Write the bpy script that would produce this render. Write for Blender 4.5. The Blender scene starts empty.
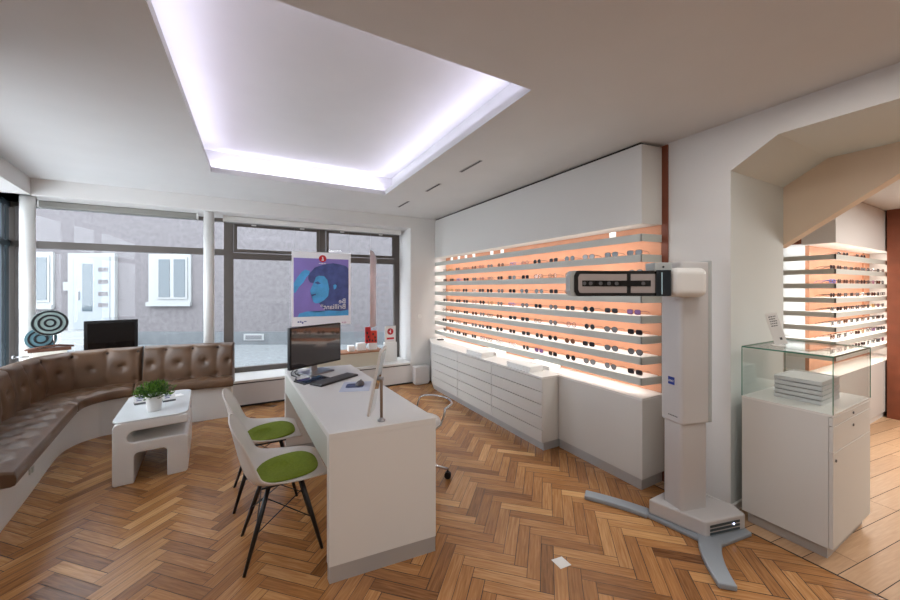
import bpy, bmesh, math, random
from mathutils import Vector, Matrix
random.seed(7)
PI = math.pi
C = bpy.context.scene.collection
sc = bpy.context.scene

# ---------------------------------------------------------------- camera
F_PX, HOR, HC = 355.0, 288.0, 1.5
TH = math.atan(195 / F_PX)
cam_d = bpy.data.cameras.new('camera')
cam = bpy.data.objects.new('camera', cam_d)
C.objects.link(cam)
cam.location = (0, 0, HC)
cam.rotation_euler = (PI / 2, 0, -TH)
cam_d.sensor_width = 36.0
cam_d.sensor_fit = 'HORIZONTAL'
cam_d.lens = 36.0 * F_PX / 900
cam_d.shift_y = -(300 - HOR) / 900
cam_d.clip_start = 0.05
cam_d.clip_end = 200
sc.camera = cam

# ---------------------------------------------------------------- view, world, lights
sc.view_settings.view_transform = 'Standard'
sc.view_settings.look = 'None'
sc.view_settings.gamma = 1
sc.view_settings.exposure = 0.46
sc.view_settings.use_curve_mapping = False
SKY = 5.0
P_FILL = 20
P_COVE = 4.4
P_SHELF = 4.0
P_FAR = 68
w = bpy.data.worlds.new('overcast_sky')
sc.world = w
w.use_nodes = True
bg = w.node_tree.nodes['Background']
bg.inputs[0].default_value = (0.88, 0.93, 1.0, 1)
bg.inputs[1].default_value = SKY


def area(name, loc, rot, sx, sy, power, col=(1, 1, 1)):
    d = bpy.data.lights.new(name, 'AREA')
    d.shape = 'RECTANGLE'
    d.size = sx
    d.size_y = sy
    d.energy = power
    d.color = col
    o = bpy.data.objects.new(name, d)
    C.objects.link(o)
    o.location = loc
    o.rotation_euler = rot
    return o


# added fill lights under the ceiling of the front part, no fixtures known there
area('fill_light', (0.3, -0.6, 2.58), (0, 0, 0), 1.6, 1.2, P_FILL, (1.0, 0.97, 0.94))
area('fill_light', (2.0, 0.6, 2.59), (0, 0, 0), 0.5, 0.5, P_FILL * 0.35, (1.0, 0.97, 0.93))
# far room ceiling lamps
area('far_room_lamp', (5.2, -0.3, 2.36), (0, 0, 0), 1.6, 1.0, P_FAR, (1.0, 0.97, 0.92))


sc.cycles.transparent_max_bounces = 24


# ---------------------------------------------------------------- helpers
def lin(c):
    return tuple(((v / 255) / 12.92 if v / 255 <= 0.04045 else ((v / 255 + 0.055) / 1.055) ** 2.4) for v in c) + (1,)


def mat(name, rgb, rough=0.5, metal=0.0, noise=0.0, scale=20, bump=0.0, bscale=60, coat=0.0, emit=None, estr=0, spec=0.5):
    m = bpy.data.materials.new(name)
    m.use_nodes = True
    nt = m.node_tree
    b = nt.nodes['Principled BSDF']
    b.inputs['Base Color'].default_value = lin(rgb)
    b.inputs['Roughness'].default_value = rough
    b.inputs['Metallic'].default_value = metal
    b.inputs['Specular IOR Level'].default_value = spec
    if coat:
        b.inputs['Coat Weight'].default_value = coat
        b.inputs['Coat Roughness'].default_value = 0.1
    if emit:
        b.inputs['Emission Color'].default_value = lin(emit)
        b.inputs['Emission Strength'].default_value = estr
    tc = nt.nodes.new('ShaderNodeTexCoord')
    if noise:
        n = nt.nodes.new('ShaderNodeTexNoise')
        n.inputs['Scale'].default_value = scale
        n.inputs['Detail'].default_value = 4
        nt.links.new(tc.outputs['Object'], n.inputs['Vector'])
        r = nt.nodes.new('ShaderNodeValToRGB')
        c = lin(rgb)
        r.color_ramp.elements[0].position = 0.3
        r.color_ramp.elements[1].position = 0.7
        r.color_ramp.elements[0].color = tuple(v * (1 - noise) for v in c[:3]) + (1,)
        r.color_ramp.elements[1].color = tuple(min(1, v * (1 + noise)) for v in c[:3]) + (1,)
        nt.links.new(n.outputs['Fac'], r.inputs[0])
        nt.links.new(r.outputs[0], b.inputs['Base Color'])
    if bump:
        n2 = nt.nodes.new('ShaderNodeTexNoise')
        n2.inputs['Scale'].default_value = bscale
        n2.inputs['Detail'].default_value = 3
        nt.links.new(tc.outputs['Object'], n2.inputs['Vector'])
        bp = nt.nodes.new('ShaderNodeBump')
        bp.inputs['Strength'].default_value = bump
        bp.inputs['Distance'].default_value = 0.01
        nt.links.new(n2.outputs['Fac'], bp.inputs['Height'])
        nt.links.new(bp.outputs['Normal'], b.inputs['Normal'])
    return m


def glass_mat(name, tint=(0.95, 0.98, 0.97), refl=1.0, ior=1.45):
    m = bpy.data.materials.new(name)
    m.use_nodes = True
    nt = m.node_tree
    nt.nodes.clear()
    out = nt.nodes.new('ShaderNodeOutputMaterial')
    t = nt.nodes.new('ShaderNodeBsdfTransparent')
    t.inputs[0].default_value = tint + (1,)
    g = nt.nodes.new('ShaderNodeBsdfGlossy')
    g.inputs['Roughness'].default_value = 0.01
    g.inputs[0].default_value = (refl, refl, refl, 1)
    lw = nt.nodes.new('ShaderNodeLayerWeight')
    lw.inputs[0].default_value = 0.5
    pw = nt.nodes.new('ShaderNodeMath')
    pw.operation = 'POWER'
    pw.inputs[1].default_value = 4.0
    nt.links.new(lw.outputs['Facing'], pw.inputs[0])
    fr = nt.nodes.new('ShaderNodeMath')
    fr.operation = 'MULTIPLY_ADD'
    fr.inputs[1].default_value = 0.5
    fr.inputs[2].default_value = 0.03
    nt.links.new(pw.outputs[0], fr.inputs[0])
    mx = nt.nodes.new('ShaderNodeMixShader')
    nt.links.new(fr.outputs[0], mx.inputs[0])
    nt.links.new(t.outputs[0], mx.inputs[1])
    nt.links.new(g.outputs[0], mx.inputs[2])
    nt.links.new(mx.outputs[0], out.inputs[0])
    return m


def box(bm, x0, x1, y0, y1, z0, z1, mi=0, M=None):
    vs = [Vector((x, y, z)) for x in (x0, x1) for y in (y0, y1) for z in (z0, z1)]
    if M is not None:
        vs = [M @ v for v in vs]
    v = [bm.verts.new(p) for p in vs]
    for f in ((0, 1, 3, 2), (4, 6, 7, 5), (0, 4, 5, 1), (2, 3, 7, 6), (0, 2, 6, 4), (1, 5, 7, 3)):
        fc = bm.faces.new([v[i] for i in f])
        fc.material_index = mi
    return bm


def tube(bm, pts, r, n=8, closed=False, cap=True, rr=None):
    pts = [Vector(p) for p in pts]
    rings = []
    N = len(pts)
    prev = None
    for i, p in enumerate(pts):
        if closed:
            d = (pts[(i + 1) % N] - pts[i - 1]).normalized()
        elif i == 0:
            d = (pts[1] - pts[0]).normalized()
        elif i == N - 1:
            d = (pts[-1] - pts[-2]).normalized()
        else:
            d = ((pts[i + 1] - p).normalized() + (p - pts[i - 1]).normalized()).normalized()
        if prev is None:
            up = Vector((0, 0, 1)) if abs(d.z) < 0.9 else Vector((1, 0, 0))
            a = d.cross(up).normalized()
        else:
            a = (prev - d * prev.dot(d)).normalized()
        prev = a
        b = d.cross(a)
        R = rr[i] if rr else r
        rings.append([bm.verts.new(p + a * R * math.cos(2 * PI * k / n) + b * R * math.sin(2 * PI * k / n)) for k in range(n)])
    M_ = N if closed else N - 1
    for i in range(M_):
        A, B = rings[i], rings[(i + 1) % N]
        for k in range(n):
            f = bm.faces.new((A[k], A[(k + 1) % n], B[(k + 1) % n], B[k]))
            f.smooth = True
    if cap and not closed:
        bm.faces.new(rings[0][::-1])
        bm.faces.new(rings[-1])
    return bm


def lathe(bm, prof, n=24, c=(0, 0), smooth=True):
    rings = []
    for r, z in prof:
        rings.append([bm.verts.new((c[0] + r * math.cos(2 * PI * k / n), c[1] + r * math.sin(2 * PI * k / n), z)) for k in range(n)])
    for A, B in zip(rings, rings[1:]):
        for k in range(n):
            f = bm.faces.new((A[k], A[(k + 1) % n], B[(k + 1) % n], B[k]))
            f.smooth = smooth
    bm.faces.new(rings[0][::-1])
    bm.faces.new(rings[-1])
    return bm


def prism(bm, poly, lo, hi, axis='z', M=None):
    """poly (a,b): axis z -> (x,y); axis y -> (x,z); axis x -> (y,z)"""
    def P(a, b, t):
        p = {'z': (a, b, t), 'y': (a, t, b), 'x': (t, a, b)}[axis]
        p = Vector(p)
        return M @ p if M is not None else p
    A = [bm.verts.new(P(a, b, lo)) for a, b in poly]
    B = [bm.verts.new(P(a, b, hi)) for a, b in poly]
    n = len(poly)
    bm.faces.new(A)
    bm.faces.new(B[::-1])
    for i in range(n):
        bm.faces.new((A[i], B[i], B[(i + 1) % n], A[(i + 1) % n]))
    return bm


def rrect(w, h, r, n=5, cx=0, cy=0):
    pts = []
    for sx, sy, a0 in ((1, 1, 0), (-1, 1, PI / 2), (-1, -1, PI), (1, -1, 3 * PI / 2)):
        for k in range(n + 1):
            a = a0 + PI / 2 * k / n
            pts.append((cx + sx * (w / 2 - r) + r * math.cos(a), cy + sy * (h / 2 - r) + r * math.sin(a)))
    return pts


def B():
    return bmesh.new()


def obj(name, bm, m, parent=None, bevel=0.0, smooth=False, world=False, solid=0, subsurf=0, seg=2):
    """world=True: vertices are in world coordinates, parent has no rotation"""
    bmesh.ops.recalc_face_normals(bm, faces=bm.faces)
    if world and parent is not None:
        off = -Vector(parent.location)
        p = parent.parent
        while p is not None:
            off -= Vector(p.location)
            p = p.parent
        bmesh.ops.translate(bm, verts=bm.verts, vec=off)
    me = bpy.data.meshes.new(name)
    bm.to_mesh(me)
    bm.free()
    for mm in (m if isinstance(m, (list, tuple)) else [m]):
        me.materials.append(mm)
    if smooth:
        for p in me.polygons:
            p.use_smooth = True
    o = bpy.data.objects.new(name, me)
    C.objects.link(o)
    if parent:
        o.parent = parent
    if solid:
        md = o.modifiers.new('solid', 'SOLIDIFY')
        md.thickness = solid
        md.offset = 0
    if subsurf:
        md = o.modifiers.new('sub', 'SUBSURF')
        md.levels = md.render_levels = subsurf
    if bevel:
        md = o.modifiers.new('bevel', 'BEVEL')
        md.width = bevel
        md.segments = seg
        md.limit_method = 'ANGLE'
        md.angle_limit = 0.6
    return o


def thing(name, label, cat, loc=(0, 0, 0), rz=0, group=None):
    o = bpy.data.objects.new(name, None)
    o.empty_display_size = 0.1
    C.objects.link(o)
    o.location = loc
    o.rotation_euler = (0, 0, rz)
    return tag(o, label, cat, group)


def tag(o, label, cat, group=None):
    o['label'] = label
    o['category'] = cat
    if group:
        o['group'] = group
    return o


def center(o):
    """move the origin of a top-level mesh built in world coordinates to its base centre"""
    me = o.data
    xs = [v.co.x for v in me.vertices]; ys = [v.co.y for v in me.vertices]; zs = [v.co.z for v in me.vertices]
    c = Vector(((min(xs) + max(xs)) / 2, (min(ys) + max(ys)) / 2, min(zs)))
    me.transform(Matrix.Translation(-c))
    o.location = c
    return o


def struct(name, bm, m, **k):
    o = obj(name, bm, m, **k)
    o['kind'] = 'structure'
    return o


def dup(root, loc, rz, label, group=None):
    r = root.copy()
    C.objects.link(r)
    r.location = loc
    r.rotation_euler = (0, 0, rz)
    r['label'] = label
    if group:
        r['group'] = group
    for ch in list(root.children):
        c = ch.copy()
        C.objects.link(c)
        c.parent = r
        for g in ch.children:
            d = g.copy()
            C.objects.link(d)
            d.parent = c
    return r


def text_mesh(s, size, m, parent, M, name='lettering', depth=0.0004, align='LEFT'):
    cu = bpy.data.curves.new('txt', 'FONT')
    cu.body = s
    cu.size = size
    cu.extrude = depth
    cu.align_x = align
    cu.resolution_u = 2
    to = bpy.data.objects.new('txt', cu)
    C.objects.link(to)
    bpy.context.view_layer.update()
    me = bpy.data.meshes.new_from_object(to.evaluated_get(bpy.context.evaluated_depsgraph_get()))
    bpy.data.objects.remove(to)
    bpy.data.curves.remove(cu)
    me.materials.clear()
    me.materials.append(m)
    me.transform(M)
    o = bpy.data.objects.new(name, me)
    C.objects.link(o)
    o.parent = parent
    return o


# ---------------------------------------------------------------- materials
M_ceil = mat('ceiling_paint', (210, 210, 210), 0.85, noise=0.02, scale=3)
M_wall = mat('wall_paint', (216, 214, 212), 0.85, noise=0.015, scale=3, bump=0.05, bscale=80)
M_wallgrey = mat('reveal_paint', (212, 217, 215), 0.85)
M_white = mat('white_lacquer', (226, 225, 222), 0.35)
M_whitem = mat('white_laminate', (212, 211, 207), 0.45)
M_greyfront = mat('shelf_fascia_grey', (196, 199, 192), 0.45)
M_copper = mat('terracotta_board', (190, 132, 100), 0.55, noise=0.08, scale=6)
M_copperdk = mat('rust_board', (120, 62, 38), 0.55, noise=0.12, scale=8)
M_plinth = mat('brushed_plinth', (184, 184, 184), 0.35, metal=0.3)
M_frame = mat('window_frame_grey', (92, 85, 80), 0.5)
M_framedk = mat('window_gasket_teal', (58, 72, 78), 0.4)
M_black = mat('black_plastic', (18, 18, 20), 0.35)
M_blackgl = mat('black_gloss', (8, 8, 10), 0.08)
M_darkgap = mat('dark_gap', (40, 36, 32), 0.9)
M_chrome = mat('chrome', (215, 215, 218), 0.12, metal=1.0)
M_metal = mat('brushed_metal', (160, 160, 162), 0.35, metal=0.9)
M_glass = glass_mat('window_glass', (0.97, 0.985, 0.99), 0.4)
M_vitrine = glass_mat('vitrine_glass', (0.975, 0.99, 0.985), 0.6)
M_gedge = mat('green_glass_edge', (70, 130, 110), 0.1, spec=0.8)
M_green = mat('green_felt', (124, 142, 40), 0.95, noise=0.1, scale=60, bump=0.4, bscale=250)
M_shell = mat('chair_shell_white', (214, 209, 203), 0.45)
M_led = mat('led_strip', (240, 238, 255), 0.5, emit=(226, 220, 255), estr=2)
M_leaf = mat('leaf_green', (86, 128, 30), 0.6, noise=0.35, scale=30)
M_leafd = mat('leaf_dark', (50, 92, 22), 0.6, noise=0.3, scale=30)
M_soil = mat('soil', (50, 36, 26), 1.0)
M_paper = mat('paper_white', (240, 240, 238), 0.7)
M_blue = mat('logo_blue', (20, 50, 140), 0.4)
M_red = mat('logo_red', (200, 30, 40), 0.5)
M_machine = mat('device_grey_white', (196, 194, 194), 0.4)
M_machine2 = mat('device_side_grey', (176, 182, 182), 0.4)
M_foot = mat('device_foot_grey', (150, 158, 166), 0.45)
M_lampwhite = mat('acrylic_white', (242, 242, 240), 0.4)

# leather
M_leather_dark = mat('button_leather', (52, 34, 24), 0.4)
M_leather = mat('brown_leather', (102, 76, 56), 0.36, noise=0.25, scale=5, bump=0.12, bscale=140, spec=0.45)


def wood_mat(name, dark, mid, light, rough=0.3):
    m = bpy.data.materials.new(name)
    m.use_nodes = True
    nt = m.node_tree
    b = nt.nodes['Principled BSDF']
    b.inputs['Roughness'].default_value = rough
    b.inputs['Specular IOR Level'].default_value = 0.45
    at = nt.nodes.new('ShaderNodeAttribute')
    at.attribute_name = 'tone'
    uv = nt.nodes.new('ShaderNodeUVMap')
    mp = nt.nodes.new('ShaderNodeMapping')
    mp.inputs['Scale'].default_value = (6, 90, 1)
    nt.links.new(uv.outputs[0], mp.inputs[0])
    n = nt.nodes.new('ShaderNodeTexNoise')
    n.inputs['Scale'].default_value = 1.0
    n.inputs['Detail'].default_value = 5
    n.inputs['Distortion'].default_value = 0.6
    nt.links.new(mp.outputs[0], n.inputs['Vector'])
    ad = nt.nodes.new('ShaderNodeMath')
    ad.operation = 'MULTIPLY_ADD'
    nt.links.new(n.outputs['Fac'], ad.inputs[0])
    ad.inputs[1].default_value = 0.75
    sb = nt.nodes.new('ShaderNodeMath')
    sb.operation = 'SUBTRACT'
    nt.links.new(at.outputs['Fac'], sb.inputs[0])
    sb.inputs[1].default_value = 0.375
    nt.links.new(sb.outputs[0], ad.inputs[2])
    r = nt.nodes.new('ShaderNodeValToRGB')
    r.color_ramp.elements[0].position = 0.0
    r.color_ramp.elements[0].color = lin(dark)
    r.color_ramp.elements[1].position = 1.0
    r.color_ramp.elements[1].color = lin(light)
    e = r.color_ramp.elements.new(0.5)
    e.color = lin(mid)
    nt.links.new(ad.outputs[0], r.inputs[0])
    nt.links.new(r.outputs[0], b.inputs['Base Color'])
    bp = nt.nodes.new('ShaderNodeBump')
    bp.inputs['Strength'].default_value = 0.08
    bp.inputs['Distance'].default_value = 0.004
    nt.links.new(n.outputs['Fac'], bp.inputs['Height'])
    nt.links.new(bp.outputs[0], b.inputs['Normal'])
    return m


M_parquet = wood_mat('oak_parquet', (98, 60, 32), (174, 122, 74), (226, 178, 120), 0.22)
M_plank = wood_mat('pale_planks', (160, 124, 92), (186, 150, 116), (206, 172, 138), 0.4)

# ---------------------------------------------------------------- floor
XT = 2.665          # threshold between the two floors


def plank_floor(name, quads, m, clip):
    """quads: list of (4 corner pts, (ulen,vlen), tone)"""
    bm = B()
    uvl = bm.loops.layers.uv.new('UVMap')
    tl = bm.loops.layers.float_color.new('tone')
    for pts, (ul, vl), tone in quads:
        f = bm.faces.new([bm.verts.new((p[0], p[1], 0)) for p in pts])
        ou, ov = random.random() * 50, random.random() * 50
        for l, (a, b_) in zip(f.loops, ((0, 0), (ul, 0), (ul, vl), (0, vl))):
            l[uvl].uv = (ou + a, ov + b_)
            l[tl] = (tone, tone, tone, 1)
    for co, no in clip:
        bmesh.ops.bisect_plane(bm, geom=bm.verts[:] + bm.edges[:] + bm.faces[:], plane_co=co, plane_no=no, clear_outer=True)
    for f in bm.faces:
        if f.normal.z < 0:
            f.normal_flip()
    me = bpy.data.meshes.new(name)
    bm.to_mesh(me)
    bm.free()
    me.materials.append(m)
    o = bpy.data.objects.new(name, me)
    C.objects.link(o)
    return o


g = Vector((math.cos(math.radians(-44)), math.sin(math.radians(-44)), 0))
s_ = Vector((-g.y, g.x, 0))
U, V = g, -s_
wP, NP = 0.0685, 5
O0 = Vector((1.03, 1.90, 0))
gap = 0.0013
quads = []
for k in range(-90, 90):
    for mI in range(-14, 14):
        for kind in (0, 1):
            if kind == 0:
                u0, v0, du, dv = k + NP * mI, k - NP * mI, NP, 1
            else:
                u0, v0, du, dv = k + NP * mI + NP, k - NP * mI - (NP - 1), 1, NP
            p = [O0 + U * wP * (u0 + a) + V * wP * (v0 + b_) for a, b_ in ((0, 0), (du, 0), (du, dv), (0, dv))]
            cx = sum(q.x for q in p) / 4
            cy = sum(q.y for q in p) / 4
            if cx < -2.9 or cx > XT + 0.4 or cy < -2.6 or cy > 5.5:
                continue
            cc = Vector((cx, cy, 0))
            gp = gap * random.choice((1, 1, 1, 1.3, 1.8))
            q = []
            for pt in p:
                q.append(pt - U * gp * math.copysign(1, (pt - cc).dot(U)) - V * gp * math.copysign(1, (pt - cc).dot(V)))
            tone = min(1, max(0, random.gauss(0.47, 0.13)))
            if kind == 1:
                q = [q[1], q[2], q[3], q[0]]
            quads.append((q, (0.34, 0.07), tone))
fl = plank_floor('floor', quads, M_parquet,
                 [((XT - 0.006, 0, 0), (1, 0, 0)), ((-2.6, 0, 0), (-1, 0, 0)), ((0, 5.19, 0), (0, 1, 0)), ((0, -2.4, 0), (0, -1, 0))])
fl['kind'] = 'structure'

quads = []
pd = Vector((0.992, -0.127, 0))
pn = Vector((0.127, 0.992, 0))
for j in range(-26, 34):
    off = 0.85 + 0.135 * j
    st = -1.0 + random.random() * 1.2
    while st < 9:
        L = random.choice((0.9, 1.2, 1.5))
        a0 = pn * off + pd * st
        p = [a0 + pd * 0.0015 + pn * 0.0018, a0 + pd * (L - 0.0015) + pn * 0.0018, a0 + pd * (L - 0.0015) + pn * 0.1332, a0 + pd * 0.0015 + pn * 0.1332]
        quads.append((p, (L, 0.135), random.gauss(0.5, 0.13)))
        st += L
fl2 = plank_floor('floor_far_room', quads, M_plank,
                  [((XT + 0.006, 0, 0), (-1, 0, 0)), ((7.0, 0, 0), (1, 0, 0)), ((0, 3.0, 0), (0, 1, 0)), ((0, -2.4, 0), (0, -1, 0))])
fl2['kind'] = 'structure'
bm = B()
box(bm, -2.7, 7.1, -2.5, 5.8, -0.06, -0.0015)
struct('floor_base', bm, M_darkgap)

# ---------------------------------------------------------------- ceiling with lit tray
HZ = 2.615
tx0, tx1, ty0, ty1 = -0.37, 1.365, 1.53, 4.10
bm = B()
for a in ((-2.7, tx0, -2.4, 5.8), (tx1, 3.62, -2.4, 5.8), (tx0, tx1, -2.4, ty0), (tx0, tx1, ty1, 5.8)):
    box(bm, a[0], a[1], a[2], a[3], HZ, HZ + 0.02)
# lip
e = 0.012
for a in ((tx0 - e, tx0, ty0 - e, ty1 + e), (tx1, tx1 + e, ty0 - e, ty1 + e), (tx0, tx1, ty0 - e, ty0), (tx0, tx1, ty1, ty1 + e)):
    box(bm, a[0], a[1], a[2], a[3], HZ + 0.02, HZ + 0.052)
cw = 0.13
for a in ((tx0 - cw - .02, tx0 - cw, ty0 - cw, ty1 + cw), (tx1 + cw, tx1 + cw + .02, ty0 - cw, ty1 + cw), (tx0 - cw, tx1 + cw, ty0 - cw - .02, ty0 - cw), (tx0 - cw, tx1 + cw, ty1 + cw, ty1 + cw + .02)):
    box(bm, a[0], a[1], a[2], a[3], HZ + 0.02, HZ + 0.25)
box(bm, tx0 - cw, tx1 + cw, ty0 - cw, ty1 + cw, HZ + 0.25, HZ + 0.27)
struct('ceiling', bm, M_ceil)
bm = B()
zz = HZ + 0.024
o_ = 0.05
for a in ((tx0 - o_ - .012, tx0 - o_, ty0 - o_, ty1 + o_), (tx1 + o_, tx1 + o_ + .012, ty0 - o_, ty1 + o_), (tx0 - o_, tx1 + o_, ty0 - o_ - .012, ty0 - o_), (tx0 - o_, tx1 + o_, ty1 + o_, ty1 + o_ + .012)):
    box(bm, a[0], a[1], a[2], a[3], zz, zz + 0.012)
led = center(obj('led_strip', bm, M_led))
tag(led, 'cool white strip light hidden in the recessed ceiling tray', 'strip light')
for cxy, sx, sy, rot in (((tx0 - 0.06, (ty0 + ty1) / 2), 0.04, 2.5, (PI, math.radians(62), 0)), ((tx1 + 0.06, (ty0 + ty1) / 2), 0.04, 2.5, (PI, -math.radians(62), 0)),
                         (((tx0 + tx1) / 2, ty1 + 0.06), 1.7, 0.04, (PI - math.radians(62), 0, 0)), (((tx0 + tx1) / 2, ty0 - 0.06), 1.7, 0.04, (PI + math.radians(62), 0, 0))):
    area('cove_light', (cxy[0], cxy[1], HZ + 0.050), rot, sx, sy, P_COVE * max(sx, sy) / 2.5, (0.84, 0.81, 1.0))

# ---------------------------------------------------------------- walls
YW, YF = 5.19, 5.72
XJ = 2.145
ZL = 2.444
bm = B()
box(bm, -2.75, XJ, YW, YF + 0.1, ZL, HZ)          # lintel
box(bm, XJ, 3.0, YW, YF + 0.1, 0, HZ)             # right of the windows
box(bm, -2.75, XJ, YW, YF + 0.1, 0, 0.285)        # below the sill
struct('wall_back', bm, M_wall)
bm = B()
box(bm, -2.4, XJ, YW + 0.015, YW + 0.05, 0.285, 0.302)  # dark strip standing in for the shade line under the sill
struct('sill_shadow_line', bm, M_darkgap)
bm = B()
box(bm, -2.4, XJ - 0.001, YW - 0.012, YF + 0.1, 0.302, 0.333)
struct('trim_2', bm, M_white, bevel=0.004)
bm = B()
box(bm, -0.2, XJ + 0.05, YW - 0.008, YW, 0, 0.022)
box(bm, XJ + 0.05, 2.30, YW - 0.006, YW, 0, 0.03)
struct('baseboard_back', bm, M_darkgap)

# left window wall, turned 7.7 degrees: local x along the wall toward the camera, local y outward
ML = Matrix.Translation((-1.99, 5.19, 0)) @ Matrix.Rotation(math.atan2(-0.99, 0.14), 4, 'Z')
# local +x = (.14,-.99); local -y ... outward (-X) is local -y
bm = B()
box(bm, -0.9, 7.7, -0.45, 0.0, ZL, HZ, M=ML)
box(bm, -0.3, 7.7, -0.35, 0.0, 0, 0.30, M=ML)
box(bm, 2.5, 7.7, -0.35, 0.0, 0.3, ZL, M=ML)  # unseen stretch, closed up to cut daylight from the left
struct('wall_left', bm, M_wall)
bm = B()
for a in (-0.62, -0.50, -0.38, 1.1, 2.43):
    box(bm, a, a + 0.075, -0.33, -0.27, 0.3, ZL, M=ML)
for a, b_ in ((0.3, 0.37), (1.95, 2.02), (2.38, ZL)):
    box(bm, -0.62, 2.5, -0.33, -0.27, a, b_, M=ML)
wl = struct('window_3', bm, M_framedk)
bm = B()
box(bm, -0.6, 2.5, -0.303, -0.297, 0.33, 2.42, M=ML)
obj('window_pane', bm, M_glass, wl)

# back wall windows
bm = B()
# window_1: X -2.30 .. -0.30 ; window_2: X -0.385 .. 2.145
y0, y1 = YF - 0.03, YF + 0.04
box(bm, -2.30, -0.37, y0, y1, 2.40, ZL)
box(bm, -2.30, -0.37, y0, y1, 1.945, 2.025)
box(bm, -2.30, -0.37, y0, y1, 0.333, 0.40)
box(bm, -2.38, -2.30, y0, y1, 0.333, ZL)
w1 = struct('window_1', bm, M_frame)
bm = B()
box(bm, -2.08, -0.39, YF, YF + 0.006, 0.40, 2.40)
box(bm, -2.30, -2.08, YF, YF + 0.006, 0.40, 2.40)
obj('window_pane', bm, M_glass, w1)
bm = B()
box(bm, -0.37, -0.26, y0, y1, 0.333, ZL)
box(bm, 2.055, XJ, y0, y1, 0.333, ZL)
box(bm, -0.26, 2.055, y0, y1, 2.385, ZL)
box(bm, -0.26, 2.055, y0, y1, 1.90, 1.985)
box(bm, -0.26, 2.055, y0, y1, 0.333, 0.40)
box(bm, 0.86, 0.95, y0, y1, 1.985, 2.385)
w2 = struct('window_2', bm, M_frame)
bm = B()
box(bm, -0.26, 2.055, YF, YF + 0.006, 0.40, 1.90)
obj('window_pane', bm, M_glass, w2)
for xa, xb in ((-0.26, 0.86), (0.95, 2.055)):
    bm = B()
    yy0, yy1 = y0 - 0.015, y0
    box(bm, xa + .005, xa + 0.045, yy0, yy1, 1.99, 2.38)
    box(bm, xb - 0.045, xb - .005, yy0, yy1, 1.99, 2.38)
    box(bm, xa + 0.045, xb - 0.045, yy0, yy1, 1.99, 2.035)
    box(bm, xa + 0.045, xb - 0.045, yy0, yy1, 2.345, 2.38)
    ts = obj('top_sash', bm, M_frame, w2, bevel=0.003)
    bm = B()
    box(bm, xa, xb, YF, YF + 0.006, 1.985, 2.385)
    obj('window_pane', bm, M_glass, ts)
    for q in (0.22, 0.78):
        bm = B()
        cx = xa + (xb - xa) * q
        box(bm, cx - 0.03, cx + 0.03, yy0 - 0.02, yy0, 2.365, 2.395)
        obj('hinge', bm, M_white, ts, bevel=0.003)

M_cassette = mat('cassette_grey', (134, 132, 126), 0.5)
# roller blind cassettes under the lintel
for x0, x1, lb in ((-2.04, -0.64, 'long grey roller blind case above the left window'), (-0.36, 2.08, 'pale roller blind case above the poster window')):
    t = thing('roller_blind', lb, 'blind', ((x0 + x1) / 2, 5.5, 2.37))
    bm = B()
    prism(bm, rrect(0.07, 0.07, 0.012, 3, 5.5, 2.408), x0, x1, 'x')
    obj('cassette', bm, M_white if x0 > -1 else M_cassette, t, world=True)
    bm = B()
    box(bm, x0 + .01, x1 - .01, 5.535, 5.55, 2.365, 2.385)
    obj('hem_bar', bm, M_metal, t, world=True)
    for xe in (x0, x1):
        bm = B()
        box(bm, xe - 0.006, xe + 0.006, 5.46, 5.54, 2.37, 2.444)
        obj('end_bracket', bm, M_white, t, world=True)

# right wall: pier, arch, continuing toward the camera
XP, XB = 2.79, 3.62
bm = B()
box(bm, XP, XB, 1.178, 2.9, 0, HZ)
box(bm, XP, 3.0, 2.9, YF + .1, 0, HZ)
# chamfer + soffit above the arch
prism(bm, [(1.178, 2.285), (1.178, HZ), (0.93, HZ), (0.93, 2.437)], XP, XB, 'x')
prism(bm, [(0.93, 2.437), (0.93, HZ), (-0.9, HZ), (-0.9, 2.437)], XP, XB, 'x')
box(bm, XP, XB, -2.4, -0.9, 0, HZ)
for f in bm.faces:
    f.normal_update()
bmesh.ops.recalc_face_normals(bm, faces=bm.faces)
for f in bm.faces:
    if abs(f.normal.x) < 0.5:
        f.material_index = 1
struct('wall_right', bm, [M_wall, M_wallgrey])
bm = B()
box(bm, XP - 0.008, XP, 1.2, 1.6, 0, 0.05)
struct('baseboard_right', bm, M_white)
bm = B()
box(bm, -2.0, XP, -2.5, -2.4, 0, HZ)
struct('wall_front', bm, M_wall)
# stair flight seen through the arch
bm = B()
sl = (2.23 - 1.82) / (0.64 - 1.178)
prism(bm, [(1.20, 1.82), (1.20, 2.8), (-0.2, 2.8)], XB, XB + 0.12, 'x')
struct('wall_stair', bm, mat('tan_paint', (224, 204, 182), 0.85))
# far room shell
ZC2 = 2.40
bm = B()
box(bm, XB, 7.0, -2.4, 3.0, ZC2 + 0.1, ZC2 + 0.15)
box(bm, XB + 0.12, 7.0, -2.4, 3.0, ZC2, ZC2 + 0.1)
struct('ceiling_far_room', bm, M_ceil)
bm = B()
box(bm, 6.87, 6.97, 1.12, 3.0, 0, ZC2)
box(bm, XB, 7.0, 2.9, 3.0, 0, ZC2)
box(bm, XB, 6.97, -2.5, -2.4, 0, ZC2)
box(bm, XB, 6.97, -2.5, -2.4, 0, ZC2)
struct('wall_far_room', bm, M_wall)
bm = B()
box(bm, 6.4, 6.96, -2.4, 1.165, 0, ZC2)
struct('wall_far_room_rust', bm, M_copperdk)
bm = B()
box(bm, XP - 0.003, XB, 1.165, 1.178, 0, 0.05)
struct('baseboard_arch', bm, M_white)

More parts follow.
